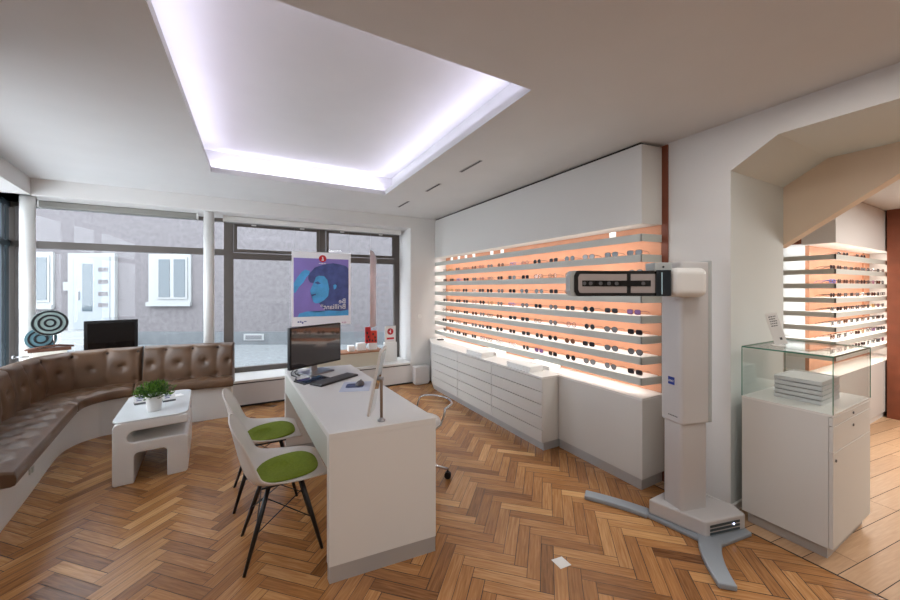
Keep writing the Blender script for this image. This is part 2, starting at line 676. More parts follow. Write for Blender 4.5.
# columns
for i, (x, y, lb) in enumerate(((-2.045, 5.16, 'round white column in the left corner by the ring sculpture'), (-0.50, 5.20, 'round white column behind the right end of the leather bench'))):
    bm = B()
    lathe(bm, [(0.056, 0.333), (0.056, ZL)], 28, (x, y + (0.1 if i else 0.12)))
    o = center(obj('column', bm, M_white))
    tag(o, lb, 'column')

# ---------------------------------------------------------------- ceiling slots
for i, (ya, yb) in enumerate(((4.25, 4.62), (3.37, 3.72), (2.59, 2.94))):
    t = thing('ceiling_slot', ['farthest and smallest of the three ceiling air slots', 'middle one of the three ceiling air slots', 'nearest ceiling air slot beside the lit tray corner'][i], 'ceiling vent', (1.73, (ya + yb) / 2, HZ), 0, 'ceiling slots')
    bm = B()
    for a in ((1.715, 1.722, ya, yb), (1.740, 1.747, ya, yb), (1.722, 1.740, ya, ya + .008), (1.722, 1.740, yb - .008, yb)):
        box(bm, a[0], a[1], a[2], a[3], HZ - 0.004, HZ)
    obj('rim', bm, M_metal, t, world=True)
    bm = B()
    box(bm, 1.722, 1.740, ya + .008, yb - .008, HZ - 0.0025, HZ)
    obj('grille', bm, M_darkgap, t, world=True)

# ---------------------------------------------------------------- eyewear wall
XS, XBK = 2.57, 2.775       # shelf front, face of the back board
YN, YE = 1.66, 5.19
t = thing('display_wall', 'tall terracotta display wall of lit white shelves for eyewear', 'display shelving', (2.67, 3.42, 0))
bm = B()
box(bm, XBK, XP - 0.0005, 1.632, YE, 0, HZ - 0.012)
obj('back_board', bm, M_copper, t, world=True)
bm = B()
box(bm, XBK + 0.002, XP - 0.0005, 1.585, 1.632, 0, HZ - 0.012)
obj('edge_strip', bm, M_copperdk, t, world=True)
bm = B()
prism(bm, [(XS, YN), (XBK, 1.628), (XBK, YE), (XS, YE)], 1.992, HZ - 0.022, 'z')
obj('bulkhead', bm, M_whitem, t, world=True)
bm = B()
box(bm, XS + 0.02, XBK, YN + 0.02, YE, HZ - 0.022, HZ)
obj('shadow_gap', bm, M_darkgap, t, world=True)
ZS = [0.786 + 0.157 * i for i in range(8)]
for z in ZS:
    bm = B()
    box(bm, XS, XS + 0.012, YN, YE, z - 0.0285, z + 0.0285)
    prism(bm, [(XS, YN - 0.001), (XBK, 1.628), (XBK, 1.638), (XS, YN + 0.009)], z - 0.0285, z + 0.0285, 'z')
    sh = obj('shelf', bm, M_greyfront, t, world=True)
    bm = B()
    box(bm, XS + 0.012, XBK, YN, YE, z + 0.0165, z + 0.028)
    obj('shelf_board', bm, M_lampwhite, sh, world=False)
# shelf_board children sit under a child whose location is the root offset: fix by shifting into the root frame
for ch in t.children:
    for gch in ch.children:
        gch.data.transform(Matrix.Translation(-Vector(t.location)))
for z in [1.992 + 0.0285 - 0.0] + ZS:
    zz = z - (0.03 if z > 1.95 else 0.0)
    area('shelf_light', (XS + 0.04, (YN + YE) / 2, zz - (0.003 if z > 1.95 else -0.012)), (0, -0.5, 0), 0.025, YE - YN - 0.06, P_SHELF * (0.5 if z > 1.95 else 1), (1.0, 0.96, 0.92))

# cards on the top shelf
zt = ZS[7] + 0.0285
first = None
for i, px in enumerate((451.7, 458.7, 465.8, 473.7, 491.7, 502, 612.5)):
    r = (px - 450) / F_PX
    dx, dy = math.sin(TH) + r * math.cos(TH), math.cos(TH) - r * math.sin(TH)
    y = 2.62 * dy / dx
    bm = B()
    box(bm, 0, 0.004, -0.03, 0.03, 0, 0.052)
    box(bm, 0, 0.03, -0.03, 0.03, 0, 0.003)
    o = obj('price_card', bm, M_paper)
    o.location = (2.62, y, zt)
    tag(o, ['white card on the top shelf nearest the window corner', 'second white card from the window corner, on the top shelf', 'third white card from the window corner, on the top shelf', 'fourth white card from the window corner, on the top shelf', 'fifth white card from the window corner, on the top shelf', 'sixth white card from the window corner, on the top shelf', 'lone white card near the right end of the top shelf'][i], 'card', 'cards on the top shelf')

# drawer unit
t = thing('drawer_cabinet', 'long white drawer cabinet under the eyewear shelves by the window', 'cabinet', (2.52, 3.81, 0))
y0, y1 = 2.44, 4.74
bm = B()
prism(bm, [(2.318, y0 + .002), (2.318, y1), (2.485, 5.185), (XBK, 5.185), (XBK, y0 + .002)], 0.078, 0.664)
obj('body', bm, M_whitem, t, world=True)
bm = B()
prism(bm, [(2.335, y0 + .015), (2.335, y1), (2.50, 5.185), (XBK, 5.185), (XBK, y0 + .015)], 0, 0.078)
obj('plinth', bm, M_plinth, t, world=True)
bm = B()
prism(bm, [(2.296, y0 - .004), (2.296, y1), (2.47, 5.185), (XBK - .0005, 5.185), (XBK - .0005, y0 - .004)], 0.664, 0.684)
obj('top', bm, M_white, t, world=True, bevel=0.002)
ys = [y0, 3.235, 3.98, 4.74]
for a, b_ in zip(ys, ys[1:]):
    for k in range(5):
        z0 = 0.08 + k * 0.1165
        bm = B()
        box(bm, 2.30, 2.318, a + 0.003, b_ - 0.003, z0 + 0.003, z0 + 0.1125)
        obj('drawer', bm, M_whitem, t, world=True, bevel=0.0015)
# low cabinet
t = thing('low_cabinet', 'plain white low cabinet under the shelves behind the measuring column', 'cabinet', (2.63, 2.02, 0))
bm = B()
box(bm, 2.50, XBK, 1.61, 2.435, 0.085, 0.665)
obj('body', bm, M_whitem, t, world=True)
bm = B()
box(bm, 2.515, XBK, 1.625, 2.435, 0, 0.085)
obj('plinth', bm, M_plinth, t, world=True)
bm = B()
box(bm, 2.498, XBK, 1.608, 2.435, 0.665, 0.683)
obj('top', bm, M_white, t, world=True, bevel=0.002)

# display trays on the drawer cabinet
for (x, y, n, sx, sy, lb) in ((2.40, 3.62, 3, 0.17, 0.34, 'stack of white display trays on the cabinet, nearer the window'),
                              (2.40, 2.80, 3, 0.17, 0.36, 'stack of white display trays near the right end of the drawer cabinet')):
    for k in range(n):
        bm = B()
        z0 = 0.684 + k * 0.018
        box(bm, -sx / 2, sx / 2, -sy / 2, sy / 2, 0, 0.014)
        box(bm, -sx / 2 + .006, sx / 2 - .006, -sy / 2 + .006, sy / 2 - .006, 0.014, 0.018)
        o = obj('display_tray', bm, M_lampwhite, bevel=0.002)
        o.location = (x, y, z0)
        o.rotation_euler.z = 0.02 * (k - 1)
        where = ('bottom', 'middle', 'top')[k]
        tag(o, where + ' white tray of the ' + ('stack nearer the window' if y > 3 else 'stack nearer the cabinet end') + ' on the drawer cabinet', 'tray', 'trays on the drawer cabinet')
for (x, y, lb) in ((2.63, 3.66, 'flat white box behind the tray stack nearer the window'), (2.63, 2.78, 'flat white box behind the tray stack by the cabinet end')):
    bm = B()
    box(bm, -0.08, 0.08, -0.17, 0.17, 0, 0.035)
    o = obj('flat_box', bm, M_lampwhite, bevel=0.003)
    o.location = (x, y, 0.684)
    tag(o, lb, 'box')
bm = B()
box(bm, -0.05, 0.05, -0.03, 0.03, 0, 0.012)
for k in range(3):
    box(bm, -0.045 + k * .032, -0.02 + k * .032, -0.025, 0.025, 0.012, 0.02)
o = obj('small_tool_tray', bm, M_black, bevel=0.002)
o.location = (2.55, 4.95, 0.684)
tag(o, 'small black tray at the window end of the drawer cabinet', 'tray')


# ---------------------------------------------------------------- eyewear
def outline(kind, w=0.026, h=0.021):
    pts = []
    n = 16
    for k in range(n):
        a = 2 * PI * k / n
        c, s = math.cos(a), math.sin(a)
        if kind == 'round':
            p = (w * 0.92 * c, h * 1.08 * s)
        elif kind == 'square':
            q = max(abs(c), abs(s)) ** 0.6
            p = (w * c / q, h * 0.92 * s / q)
        else:
            p = (w * c * (1.0 + 0.12 * s), h * s * (1.0 if s > 0 else 1.15))
        pts.append(p)
    return pts


gcache = {}


def glasses_meshes(kind, fcol, lcol):
    key = (kind, fcol, lcol)
    if key in gcache:
        return gcache[key]
    ol = outline(kind)
    cy = 0.0335
    zc = 0.024
    bm = B()
    for sgn in (-1, 1):
        tube(bm, [(0.0, sgn * cy + a * sgn, zc + b_) for a, b_ in ol], 0.0024, 4, closed=True)
    tube(bm, [(-0.001, -0.0085, zc + .006), (-0.003, 0, zc + .009), (-0.001, 0.0085, zc + .006)], 0.0022, 4)
    meshes = {}

    def fin(name, bm, m):
        bmesh.ops.recalc_face_normals(bm, faces=bm.faces)
        me = bpy.data.meshes.new(name)
        bm.to_mesh(me)
        bm.free()
        me.materials.append(m)
        return me
    meshes['frame'] = fin('frame', bm, FM[fcol])
    for nm, sgn in (('l1', -1), ('l2', 1)):
        bm = B()
        prism(bm, [(sgn * cy + a * sgn, zc + b_) for a, b_ in ol], -0.0008, 0.0008, 'x')
        meshes[nm] = fin('lens', bm, LM[lcol])
    for nm, sgn in (('t1', -1), ('t2', 1)):
        bm = B()
        tube(bm, [(0, sgn * 0.060, zc + .009), (0.004, sgn * 0.0655, zc + .009), (0.06, sgn * 0.066, zc + .007), (0.085, sgn * 0.065, zc + .001), (0.11, sgn * 0.064, zc - .013)], 0.0017, 4)
        meshes[nm] = fin('temple', bm, FM[fcol])
    # joined simple one
    bm = B()
    for k in ('frame', 't1', 't2'):
        bm.from_mesh(meshes[k])
    nf = len(bm.faces)
    for k in ('l1', 'l2'):
        bm.from_mesh(meshes[k])
    bm.faces.ensure_lookup_table()
    for f in bm.faces[nf:]:
        f.material_index = 1
    me = bpy.data.meshes.new('eyeglasses')
    bm.to_mesh(me)
    bm.free()
    me.materials.append(FM[fcol])
    me.materials.append(LM[lcol])
    meshes['all'] = me
    gcache[key] = meshes
    return meshes


FM = {'black': mat('frame_black', (22, 20, 22), 0.3), 'tortoise': mat('frame_tortoise', (84, 48, 30), 0.3, noise=0.4, scale=90),
      'blue': mat('frame_blue', (30, 70, 170), 0.3), 'burgundy': mat('frame_burgundy', (104, 36, 60), 0.3), 'gold': mat('frame_gold', (180, 150, 96), 0.25, metal=0.9),
      'silver': mat('frame_silver', (190, 192, 196), 0.2, metal=0.9)}
LM = {'dark': mat('lens_dark', (34, 32, 36), 0.08), 'clear': glass_mat('lens_clear', (0.86, 0.88, 0.9), 0.9), 'brown': mat('lens_brown', (92, 62, 48), 0.08),
      'violet': mat('lens_violet', (112, 84, 130), 0.1), 'grey': mat('lens_grey', (104, 104, 108), 0.08)}


def pair(loc, rz, kind, fcol, lcol, label, group, full):
    ms = glasses_meshes(kind, fcol, lcol)
    if full:
        t = thing('eyeglasses', label, 'eyeglasses', loc, rz, group)
        for nm, k in (('frame', 'frame'), ('lens', 'l1'), ('lens', 'l2'), ('temple', 't1'), ('temple', 't2')):
            o = bpy.data.objects.new(nm, ms[k])
            C.objects.link(o)
            o.parent = t
        return t
    o = bpy.data.objects.new('eyeglasses', ms['all'])
    C.objects.link(o)
    o.location = loc
    o.rotation_euler.z = rz
    return tag(o, label, 'eyeglasses', group)


ORD = ['first', 'second', 'third', 'fourth', 'fifth', 'sixth', 'seventh', 'eighth', 'ninth', 'tenth', 'eleventh', 'twelfth', 'thirteenth', 'fourteenth', 'fifteenth', 'sixteenth', 'seventeenth', 'eighteenth', 'nineteenth', 'twentieth']
GR = random.Random(5)
combos = [('round', 'black', 'dark'), ('square', 'black', 'dark'), ('round', 'tortoise', 'brown'), ('pilot', 'black', 'grey'), ('square', 'tortoise', 'dark'), ('round', 'black', 'clear'), ('square', 'black', 'clear'),
          ('round', 'gold', 'clear'), ('pilot', 'silver', 'clear'), ('square', 'burgundy', 'violet'), ('round', 'burgundy', 'clear'), ('square', 'blue', 'clear')]
wt = [4, 4, 2, 3, 3, 2, 2, 1, 1, 1.2, 1.2, 0.5]
YG = [1.757, 1.972, 2.197, 2.417, 2.64, 2.855, 3.061, 3.285, 3.52, 3.735, 3.921, 4.116, 4.34, 4.547, 4.76, 4.96]
for si in range(7):
    z = ZS[si] + 0.0285
    for j, y in enumerate(YG):
        if (si, j) in ((6, 7), ):
            cb = ('square', 'blue', 'clear')
        elif (si, j) == (3, 7):
            cb = ('square', 'blue', 'clear')
        elif j == 0 and si in (3, ):
            cb = ('square', 'burgundy', 'violet')
        elif j < 2:
            cb = combos[GR.choice((0, 1, 2, 3, 4, 0, 3))]
        else:
            cb = GR.choices(combos, wt)[0]
        if si in (4, 5) and j in (1, 2):
            continue                       # hidden behind the camera arm
        kindname = {'round': 'round', 'square': 'square', 'pilot': 'pilot-shaped'}[cb[0]]
        what = 'sunglasses' if cb[2] in ('dark', 'brown', 'violet', 'grey') else 'glasses'
        lab = '%s %s %s, %s from the right end on the %s shelf row down' % (cb[1], kindname, what, ORD[j], ORD[6 - si])
        pair((2.635 + GR.uniform(-.01, .01), y + GR.uniform(-.012, .012), z), GR.uniform(-.12, .12), cb[0], cb[1], cb[2], lab, 'eyewear on the long display wall', j < 7)

# ---------------------------------------------------------------- far room eyewear unit
t = thing('corner_display', 'lit terracotta corner display of eyewear shelves in the far room', 'display shelving', (5.6, 1.4, 0))
XA, XE, YA = 4.79, 6.86, 1.18
YBK = 1.40
bm = B()
box(bm, 4.92, 6.86, YBK, YBK + 0.03, 0, 2.395)
box(bm, 6.62, 6.86, YBK - 0.01, YBK, 0.6, 1.93)
obj('back_board', bm, [M_copper], t, world=True)
bm = B()
box(bm, 4.92, 4.95, YBK + 0.03, 1.9, 0, 2.395)
obj('side_board', bm, M_white, t, world=True)
bm = B()
box(bm, XA + .13, XE, YA, YBK, 1.93, 2.395)
box(bm, XA, XA + .13, YA, 1.42, 1.93, 2.395)
obj('bulkhead', bm, M_white, t, world=True)
bm = B()
box(bm, XA + 0.1, XA + .129, 1.42, 1.62, 1.95, 2.395)
obj('rust_panel', bm, M_copperdk, t, world=True)
bm = B()
box(bm, XA, XE, YA, YBK, 0.07, 0.66)
box(bm, XA, XA + .13, YBK, 1.6, 0.07, 0.66)
obj('base_cabinet', bm, M_whitem, t, world=True)
bm = B()
box(bm, XA + .02, XE, YA + .02, YBK, 0, 0.07)
obj('plinth', bm, M_white, t, world=True)
ZS2 = [0.83 + 0.138 * i for i in range(8)]
for z in ZS2:
    bm = B()
    box(bm, XA, XE, YA, YA + .01, z - 0.024, z + 0.024)
    box(bm, XA, XA + .01, YA, 1.62, z - 0.024, z + 0.024)
    sh = obj('shelf', bm, M_greyfront, t, world=True)
    bm = B()
    box(bm, XA + .01, XE, YA + .01, YBK, z + 0.014, z + 0.0235)
    box(bm, XA + .01, XA + .13, YBK, 1.62, z + 0.014, z + 0.0235)
    o = obj('shelf_board', bm, M_lampwhite, sh)
    o.data.transform(Matrix.Translation(-Vector(t.location)))
    area('far_shelf_light', ((XA + XE) / 2, YA + 0.035, z + 0.01), (0.5, 0, 0), XE - XA - 0.1, 0.02, P_SHELF * 0.7, (1.0, 0.92, 0.82))
for z in ZS2[1:] + [1.94]:
    area('far_side_light', (XA + 0.03, 1.5, z - 0.012), (0, -0.5, 0), 0.02, 0.22, P_SHELF * 0.05, (0.95, 0.98, 1.0))
area('far_shelf_light', ((XA + XE) / 2, YA + 0.035, 1.927), (0.5, 0, 0), XE - XA - 0.1, 0.02, P_SHELF * 0.7, (1.0, 0.92, 0.82))
for si in range(8):
    for j in range(10):
        x = 4.98 + j * 0.19
        cb = GR.choices(combos, wt)[0]
        if si == 7 and j not in (1, 2, 4, 5):
            continue
        what = 'sunglasses' if cb[2] in ('dark', 'brown', 'violet', 'grey') else 'glasses'
        lab = '%s %s %s, %s from the corner on far-room shelf row %s down' % (cb[1], {'round': 'round', 'square': 'square', 'pilot': 'pilot-shaped'}[cb[0]], what, ORD[j], ORD[7 - si])
        pair((x, YA + 0.07, ZS2[si] + 0.024), PI / 2 + GR.uniform(-.1, .1), cb[0], cb[1], cb[2], lab, 'eyewear in the far room', False)

# ---------------------------------------------------------------- desk
MD = (0.328, 1.868)
t = thing('desk', 'long white consulting desk with a solid end panel in mid room', 'desk', (MD[0], MD[1], 0), math.radians(3.2))
dw, dl = 0.572, 1.66
bm = B()
SHR = Matrix(((1, 0, 0, 0), (-0.15, 1, 0, 0), (0, 0, 1, 0), (0, 0, 0, 1)))
box(bm, 0, dw, 0, dl, 0.728, 0.76, M=SHR)
obj('desktop', bm, M_white, t, bevel=0.0015)
bm = B()
box(bm, 0.0, dw, 0, 0.045, 0.085, 0.728, M=SHR)
obj('end_panel', bm, M_white, t)
bm = B()
box(bm, 0.0, dw, dl - 0.045, dl, 0.085, 0.728, M=SHR)
obj('end_panel', bm, M_white, t)
bm = B()
box(bm, 0.002, 0.10, 0.045, dl - 0.045, 0.565, 0.728, M=SHR)
obj('apron', bm, M_greyfront, t)
for a in (0, dl - 0.043):
    bm = B()
    box(bm, 0.002, dw - .002, a + .002, a + 0.042, 0, 0.085, M=SHR)
    obj('plinth', bm, M_plinth, t)

# monitor
mx, my = 0.47, 3.295
ang = math.atan2(0.246, 0.44)
t = thing('monitor', 'black flat monitor on silver foot at the far end of the desk', 'monitor', (mx, my, 0.76), ang)
bm = B()
box(bm, -0.262, 0.262, -0.012, 0.022, 0.065, 0.415)
obj('housing', bm, M_black, t, bevel=0.004)
bm = B()
box(bm, -0.250, 0.250, -0.0135, -0.0118, 0.082, 0.402)
M_screen = mat('screen_glass', (30, 22, 30), 0.04, spec=1.0, coat=1.0)
obj('screen', bm, M_screen, t)
bm = B()
box(bm, -0.03, 0.03, 0.022, 0.05, 0.01, 0.25)
obj('neck', bm, M_metal, t, bevel=0.004)
bm = B()
prism(bm, rrect(0.26, 0.19, 0.02, 4, 0, 0.0), 0.0, 0.012, 'z')
obj('foot', bm, M_metal, t, bevel=0.002)

# keyboard
t = thing('keyboard', 'dark grey keyboard lying on the desk before the monitor', 'keyboard', (0.565, 2.945, 0.76), math.radians(33))
bm = B()
prism(bm, rrect(0.40, 0.13, 0.01, 3), 0, 0.012, 'z')
obj('case', bm, M_black, t, bevel=0.002)
bm = B()
for r in range(5):
    for k in range(16):
        box(bm, -0.19 + k * 0.0238, -0.19 + k * 0.0238 + 0.0195, -0.055 + r * 0.0222, -0.055 + r * 0.0222 + 0.018, 0.012, 0.017)
M_key = mat('keys_grey', (92, 92, 95), 0.5)
obj('keys', bm, M_key, t)
# mouse mat and mouse
bm = B()
prism(bm, rrect(0.21, 0.26, 0.008, 3), 0, 0.003, 'z')
M_mat = mat('mouse_mat', (196, 204, 222), 0.6)
M_matb = mat('mouse_mat_print', (66, 78, 116), 0.6, noise=0.5, scale=30)
t = thing('mouse_mat', 'pale mouse mat with a blue print beside the keyboard', 'mouse mat', (0.665, 2.675, 0.76), math.radians(-20))
obj('sheet', bm, M_mat, t)
bm = B()
prism(bm, rrect(0.13, 0.12, 0.02, 3, -0.01, 0.02), 0.003, 0.0036, 'z')
obj('print', bm, M_matb, t)
t = thing('computer_mouse', 'dark computer mouse lying on the pale mat', 'mouse', (0.70, 2.70, 0.7636), math.radians(-30))
bm = B()
bmesh.ops.create_uvsphere(bm, u_segments=16, v_segments=8, radius=1)
for v in bm.verts:
    v.co = Vector((v.co.x * 0.032, v.co.y * 0.055, max(v.co.z, 0) * 0.032))
obj('shell', bm, M_key, t, smooth=True)
bm = B()
tube(bm, [(-0.003, 0.03, 0.0275), (0.003, 0.03, 0.0275)], 0.006, 8)
obj('wheel', bm, M_black, t)
# tablet
t = thing('tablet', 'dark tablet lying flat between monitor foot and keyboard', 'tablet', (0.405, 3.03, 0.76), math.radians(25))
bm = B()
prism(bm, rrect(0.24, 0.16, 0.012, 3), 0, 0.008, 'z')
obj('case', bm, M_black, t)
bm = B()
box(bm, -0.10, 0.10, -0.065, 0.065, 0.008, 0.0085)
obj('screen', bm, mat('tablet_screen', (60, 74, 96), 0.08), t)
# cable
bm = B()
tube(bm, [(0.30, 3.46, 0.764), (0.275, 3.36, 0.764), (0.27, 3.26, 0.766), (0.30, 3.18, 0.764), (0.285, 3.10, 0.764), (0.30, 3.04, 0.764)], 0.005, 6)
tube(bm, [(0.33, 3.44, 0.764), (0.305, 3.38, 0.764), (0.305, 3.28, 0.764), (0.33, 3.22, 0.764)], 0.005, 6)
tag(center(obj('cable', bm, M_black)), 'black cables curling along the far left desk edge', 'cable')

# table mirror
ra = math.atan2(0.975, 0.301)
t = thing('table_mirror', 'tilting white table mirror on a wooden post on the desk', 'mirror', (0.618, 1.92, 0.76), ra - math.radians(10.0))
bm = B()
lathe(bm, [(0.022, 0), (0.022, 0.006), (0.012, 0.011), (0.009, 0.02)], 24)
obj('base', bm, M_metal, t)
bm = B()
tube(bm, [(0, 0, 0.01), (0, 0, 0.235)], 0.008, 10)
obj('post', bm, mat('post_wood', (130, 104, 82), 0.45), t)
bm = B()
tube(bm, [(0, -0.012, 0.235), (0, 0.022, 0.235)], 0.011, 10)
obj('joint', bm, M_metal, t)
Mt = Matrix.Translation((0, 0.022, 0.235)) @ Matrix.Rotation(math.radians(11), 4, 'X')
bm = B()
prism(bm, rrect(0.20, 0.36, 0.02, 4, 0, -0.005), -0.006, 0.006, 'y', M=Mt)
obj('panel', bm, M_white, t)
bm = B()
prism(bm, rrect(0.17, 0.33, 0.015, 4, 0, -0.005), -0.0075, -0.0055, 'y', M=Mt)
obj('mirror_glass', bm, mat('mirror_silver', (200, 205, 205), 0.02, metal=1.0), t)


# ---------------------------------------------------------------- side chairs
def interp(tab, u):
    n = len(tab) - 1
    x = u * n
    i = min(int(x), n - 1)
    f = x - i
    p0, p1, p2, p3 = tab[max(i - 1, 0)], tab[i], tab[i + 1], tab[min(i + 2, n)]
    return tuple(0.5 * ((2 * b_) + (-a + c_) * f + (2 * a - 5 * b_ + 4 * c_ - d_) * f * f + (-a + 3 * b_ - 3 * c_ + d_) * f ** 3) for a, b_, c_, d_ in zip(p0, p1, p2, p3))


# x, z, halfwidth, edge-lift along x, edge-lift along z
SH = [(a_, b__ * 0.965, c__, d__, e__) for a_, b__, c__, d__, e__ in [(0.235, 0.415, 0.130, 0.0, 0.004), (0.222, 0.440, 0.190, 0.0, 0.006), (0.15, 0.440, 0.222, 0.0, 0.022), (0.05, 0.430, 0.236, 0.0, 0.040), (-0.06, 0.424, 0.238, 0.004, 0.062),
      (-0.14, 0.438, 0.232, 0.03, 0.07), (-0.185, 0.49, 0.222, 0.055, 0.05), (-0.21, 0.57, 0.212, 0.060, 0.02), (-0.23, 0.66, 0.205, 0.050, 0.006), (-0.247, 0.74, 0.190, 0.030, 0.0), (-0.258, 0.79, 0.150, 0.012, -0.006), (-0.262, 0.808, 0.085, 0.003, -0.006)]]


def make_chair(label, loc, rz):
    t = thing('side_chair', label, 'chair', loc, rz, 'shell chairs at the desk')
    bm = B()
    nu, nv = 34, 16
    grid = []
    for i in range(nu + 1):
        x, z, hw, ex, ez = interp(SH, i / nu)
        row = []
        for j in range(nv + 1):
            q = -1 + 2 * j / nv
            e2 = abs(q) ** 2.6
            row.append(bm.verts.new((x + ex * e2, hw * q, z + ez * e2)))
        grid.append(row)
    for i in range(nu):
        for j in range(nv):
            bm.faces.new((grid[i][j], grid[i + 1][j], grid[i + 1][j + 1], grid[i][j + 1]))
    obj('shell', bm, M_shell, t, smooth=True, solid=0.008)
    # green pad following the seat
    bm = B()
    top, bot = [], []
    n = 40
    rings_t = []
    for rr, dz in ((1.0, 0.006), (1.0, 0.012), (0.96, 0.017), (0.6, 0.018), (0.25, 0.018)):
        ring = []
        for k in range(n):
            a = 2 * PI * k / n
            cx, cyy = math.cos(a), math.sin(a)
            q = (abs(cx) ** 2.6 + abs(cyy) ** 2.6) ** (-1 / 2.6)
            px = 0.035 + 0.165 * cx * q * rr
            wy = 0.178 * (1.0 - 0.10 * (0.2 - px) / 0.3)
            py = wy * cyy * q * rr
            # seat height at px
            u = 0.5
            lo, hi = 0.05, 0.60
            for _ in range(24):
                mid = (lo + hi) / 2
                if interp(SH, mid)[0] > px:
                    lo = mid
                else:
                    hi = mid
            x, z, hw, ex, ez = interp(SH, lo)
            zz = z + ez * (abs(py) / hw) ** 2.6
            ring.append(bm.verts.new((px, py, zz + dz)))
        rings_t.append(ring)
    for A_, B_ in zip(rings_t, rings_t[1:]):
        for k in range(n):
            bm.faces.new((A_[k], A_[(k + 1) % n], B_[(k + 1) % n], B_[k]))
    bm.faces.new(rings_t[-1])
    bm.faces.new(rings_t[0][::-1])
    obj('seat_pad', bm, M_green, t, smooth=True)
    tops, feet = {}, {}
    for sx in (-1, 1):
        for sy in (-1, 1):
            tp = (0.01 + sx * 0.085, sy * 0.105, 0.392)
            ft = (0.0 + sx * 0.195, sy * 0.18, 0.0)
            tops[sx, sy], feet[sx, sy] = Vector(tp), Vector(ft)
            bm = B()
            tube(bm, [tp, tuple((Vector(tp) + Vector(ft)) / 2), ft], 0.011, 10, rr=[0.012, 0.013, 0.0085])
            obj('leg', bm, M_black, t)
    # wire brace
    bm = B()
    for (a, b_) in (((-1, -1), (1, -1)), ((1, -1), (1, 1)), ((1, 1), (-1, 1)), ((-1, 1), (-1, -1))):
        for f0, f1 in ((0.12, 0.55), (0.55, 0.12)):
            p = tops[a].lerp(feet[a], f0)
            q = tops[b_].lerp(feet[b_], f1)
            tube(bm, [p, q], 0.003, 6)
    for sy in (-1, 1):
        tube(bm, [(-0.11, sy * 0.105, 0.394), (0.13, sy * 0.105, 0.394)], 0.006, 6)
    for sx in (-0.08, 0.10):
        tube(bm, [(sx, -0.12, 0.394), (sx, 0.12, 0.394)], 0.006, 6)
    obj('wire_brace', bm, M_black, t)
    return t


ch = make_chair('white shell chair with green seat pad, nearest the camera at the desk', (0.135, 2.32, 0), math.radians(3))
dup(ch, (0.065, 2.95, 0), math.radians(2), 'white shell chair with green seat pad, farther one toward the window')

# ---------------------------------------------------------------- swivel stool
t = thing('swivel_stool', 'white swivel stool with chrome back hoop behind the desk', 'stool', (1.13, 2.60, 0), math.radians(8))
bm = B()
lathe(bm, [(0.02, 0.395), (0.17, 0.40), (0.19, 0.42), (0.185, 0.45), (0.15, 0.462), (0.02, 0.464)], 32)
obj('seat', bm, M_white, t, smooth=True)
bm = B()
pts = [(0.02, -0.165, 0.40), (0.10, -0.185, 0.44), (0.13, -0.19, 0.52), (0.14, -0.185, 0.56)]
for k in range(1, 12):
    a = -PI / 2 + PI * k / 12
    pts.append((0.14 + 0.15 * math.cos(a), 0.185 * math.sin(a), 0.57))
pts += [(0.14, 0.185, 0.56), (0.13, 0.19, 0.52), (0.10, 0.185, 0.44), (0.02, 0.165, 0.40)]
tube(bm, pts, 0.009, 10)
obj('back_hoop', bm, M_chrome, t)
bm = B()
tube(bm, [(0, 0, 0.09), (0, 0, 0.25), (0, 0, 0.26), (0, 0, 0.40)], 0.02, 14, rr=[0.026, 0.026, 0.016, 0.016])
obj('gas_lift', bm, M_chrome, t)
for k in range(5):
    a = 2 * PI * k / 5 - 0.75
    c_, s2 = math.cos(a), math.sin(a)
    bm = B()
    tube(bm, [(0.02 * c_, 0.02 * s2, 0.12), (0.245 * c_, 0.245 * s2, 0.075)], 0.012, 8, rr=[0.016, 0.010])
    lg = obj('base_arm', bm, M_chrome, t)
    bm = B()
    cx, cy = 0.245 * c_, 0.245 * s2
    tube(bm, [(cx, cy, 0.078), (cx, cy, 0.045)], 0.006, 8)
    for o2 in (-0.014, 0.006):
        tube(bm, [(cx - s2 * o2, cy + c_ * o2, 0.027), (cx - s2 * (o2 + .012), cy + c_ * (o2 + .012), 0.027)], 0.026, 16)
    obj('castor', bm, M_black, lg)

# ---------------------------------------------------------------- curved bench
Fp = [(-1.18, 2.93), (-1.29, 3.70), (-1.385, 4.38), (-1.375, 4.58), (-1.28, 4.72), (-1.10, 4.78), (-0.65, 4.77), (-0.215, 4.735)]
Bp = [(-1.58, 2.90), (-1.69, 3.70), (-1.76, 4.45), (-1.72, 4.83), (-1.50, 5.03), (-1.15, 5.07), (-0.65, 5.01), (-0.23, 4.93)]
Gp = [(-1.335, 2.96), (-1.43, 3.70), (-1.535, 4.42), (-1.51, 4.68), (-1.41, 4.81), (-1.25, 4.865), (-0.70, 4.86), (-0.24, 4.86)]


def crv(tab, u):
    return Vector(interp(tab, u / 7.0) + (0,))


t = thing('leather_bench', 'curved brown tufted leather bench on a white plinth under the windows', 'bench', (-1.4, 4.2, 0))
bm = B()
N = 60
ra_, rb_ = [], []
rows = []
for i in range(N + 1):
    u = 7.0 * i / N
    a = crv(Gp, u)
    b_ = crv(Bp, u) 
    rows.append([bm.verts.new((a.x, a.y, 0)), bm.verts.new((a.x, a.y, 0.375)), bm.verts.new((b_.x, b_.y, 0.375)), bm.verts.new((b_.x, b_.y, 0))])
for A_, B_ in zip(rows, rows[1:]):
    for k in range(4):
        f = bm.faces.new((A_[k], B_[k], B_[(k + 1) % 4], A_[(k + 1) % 4]))
bm.faces.new(rows[0])
bm.faces.new(rows[-1][::-1])
obj('plinth', bm, M_white, t, world=True)


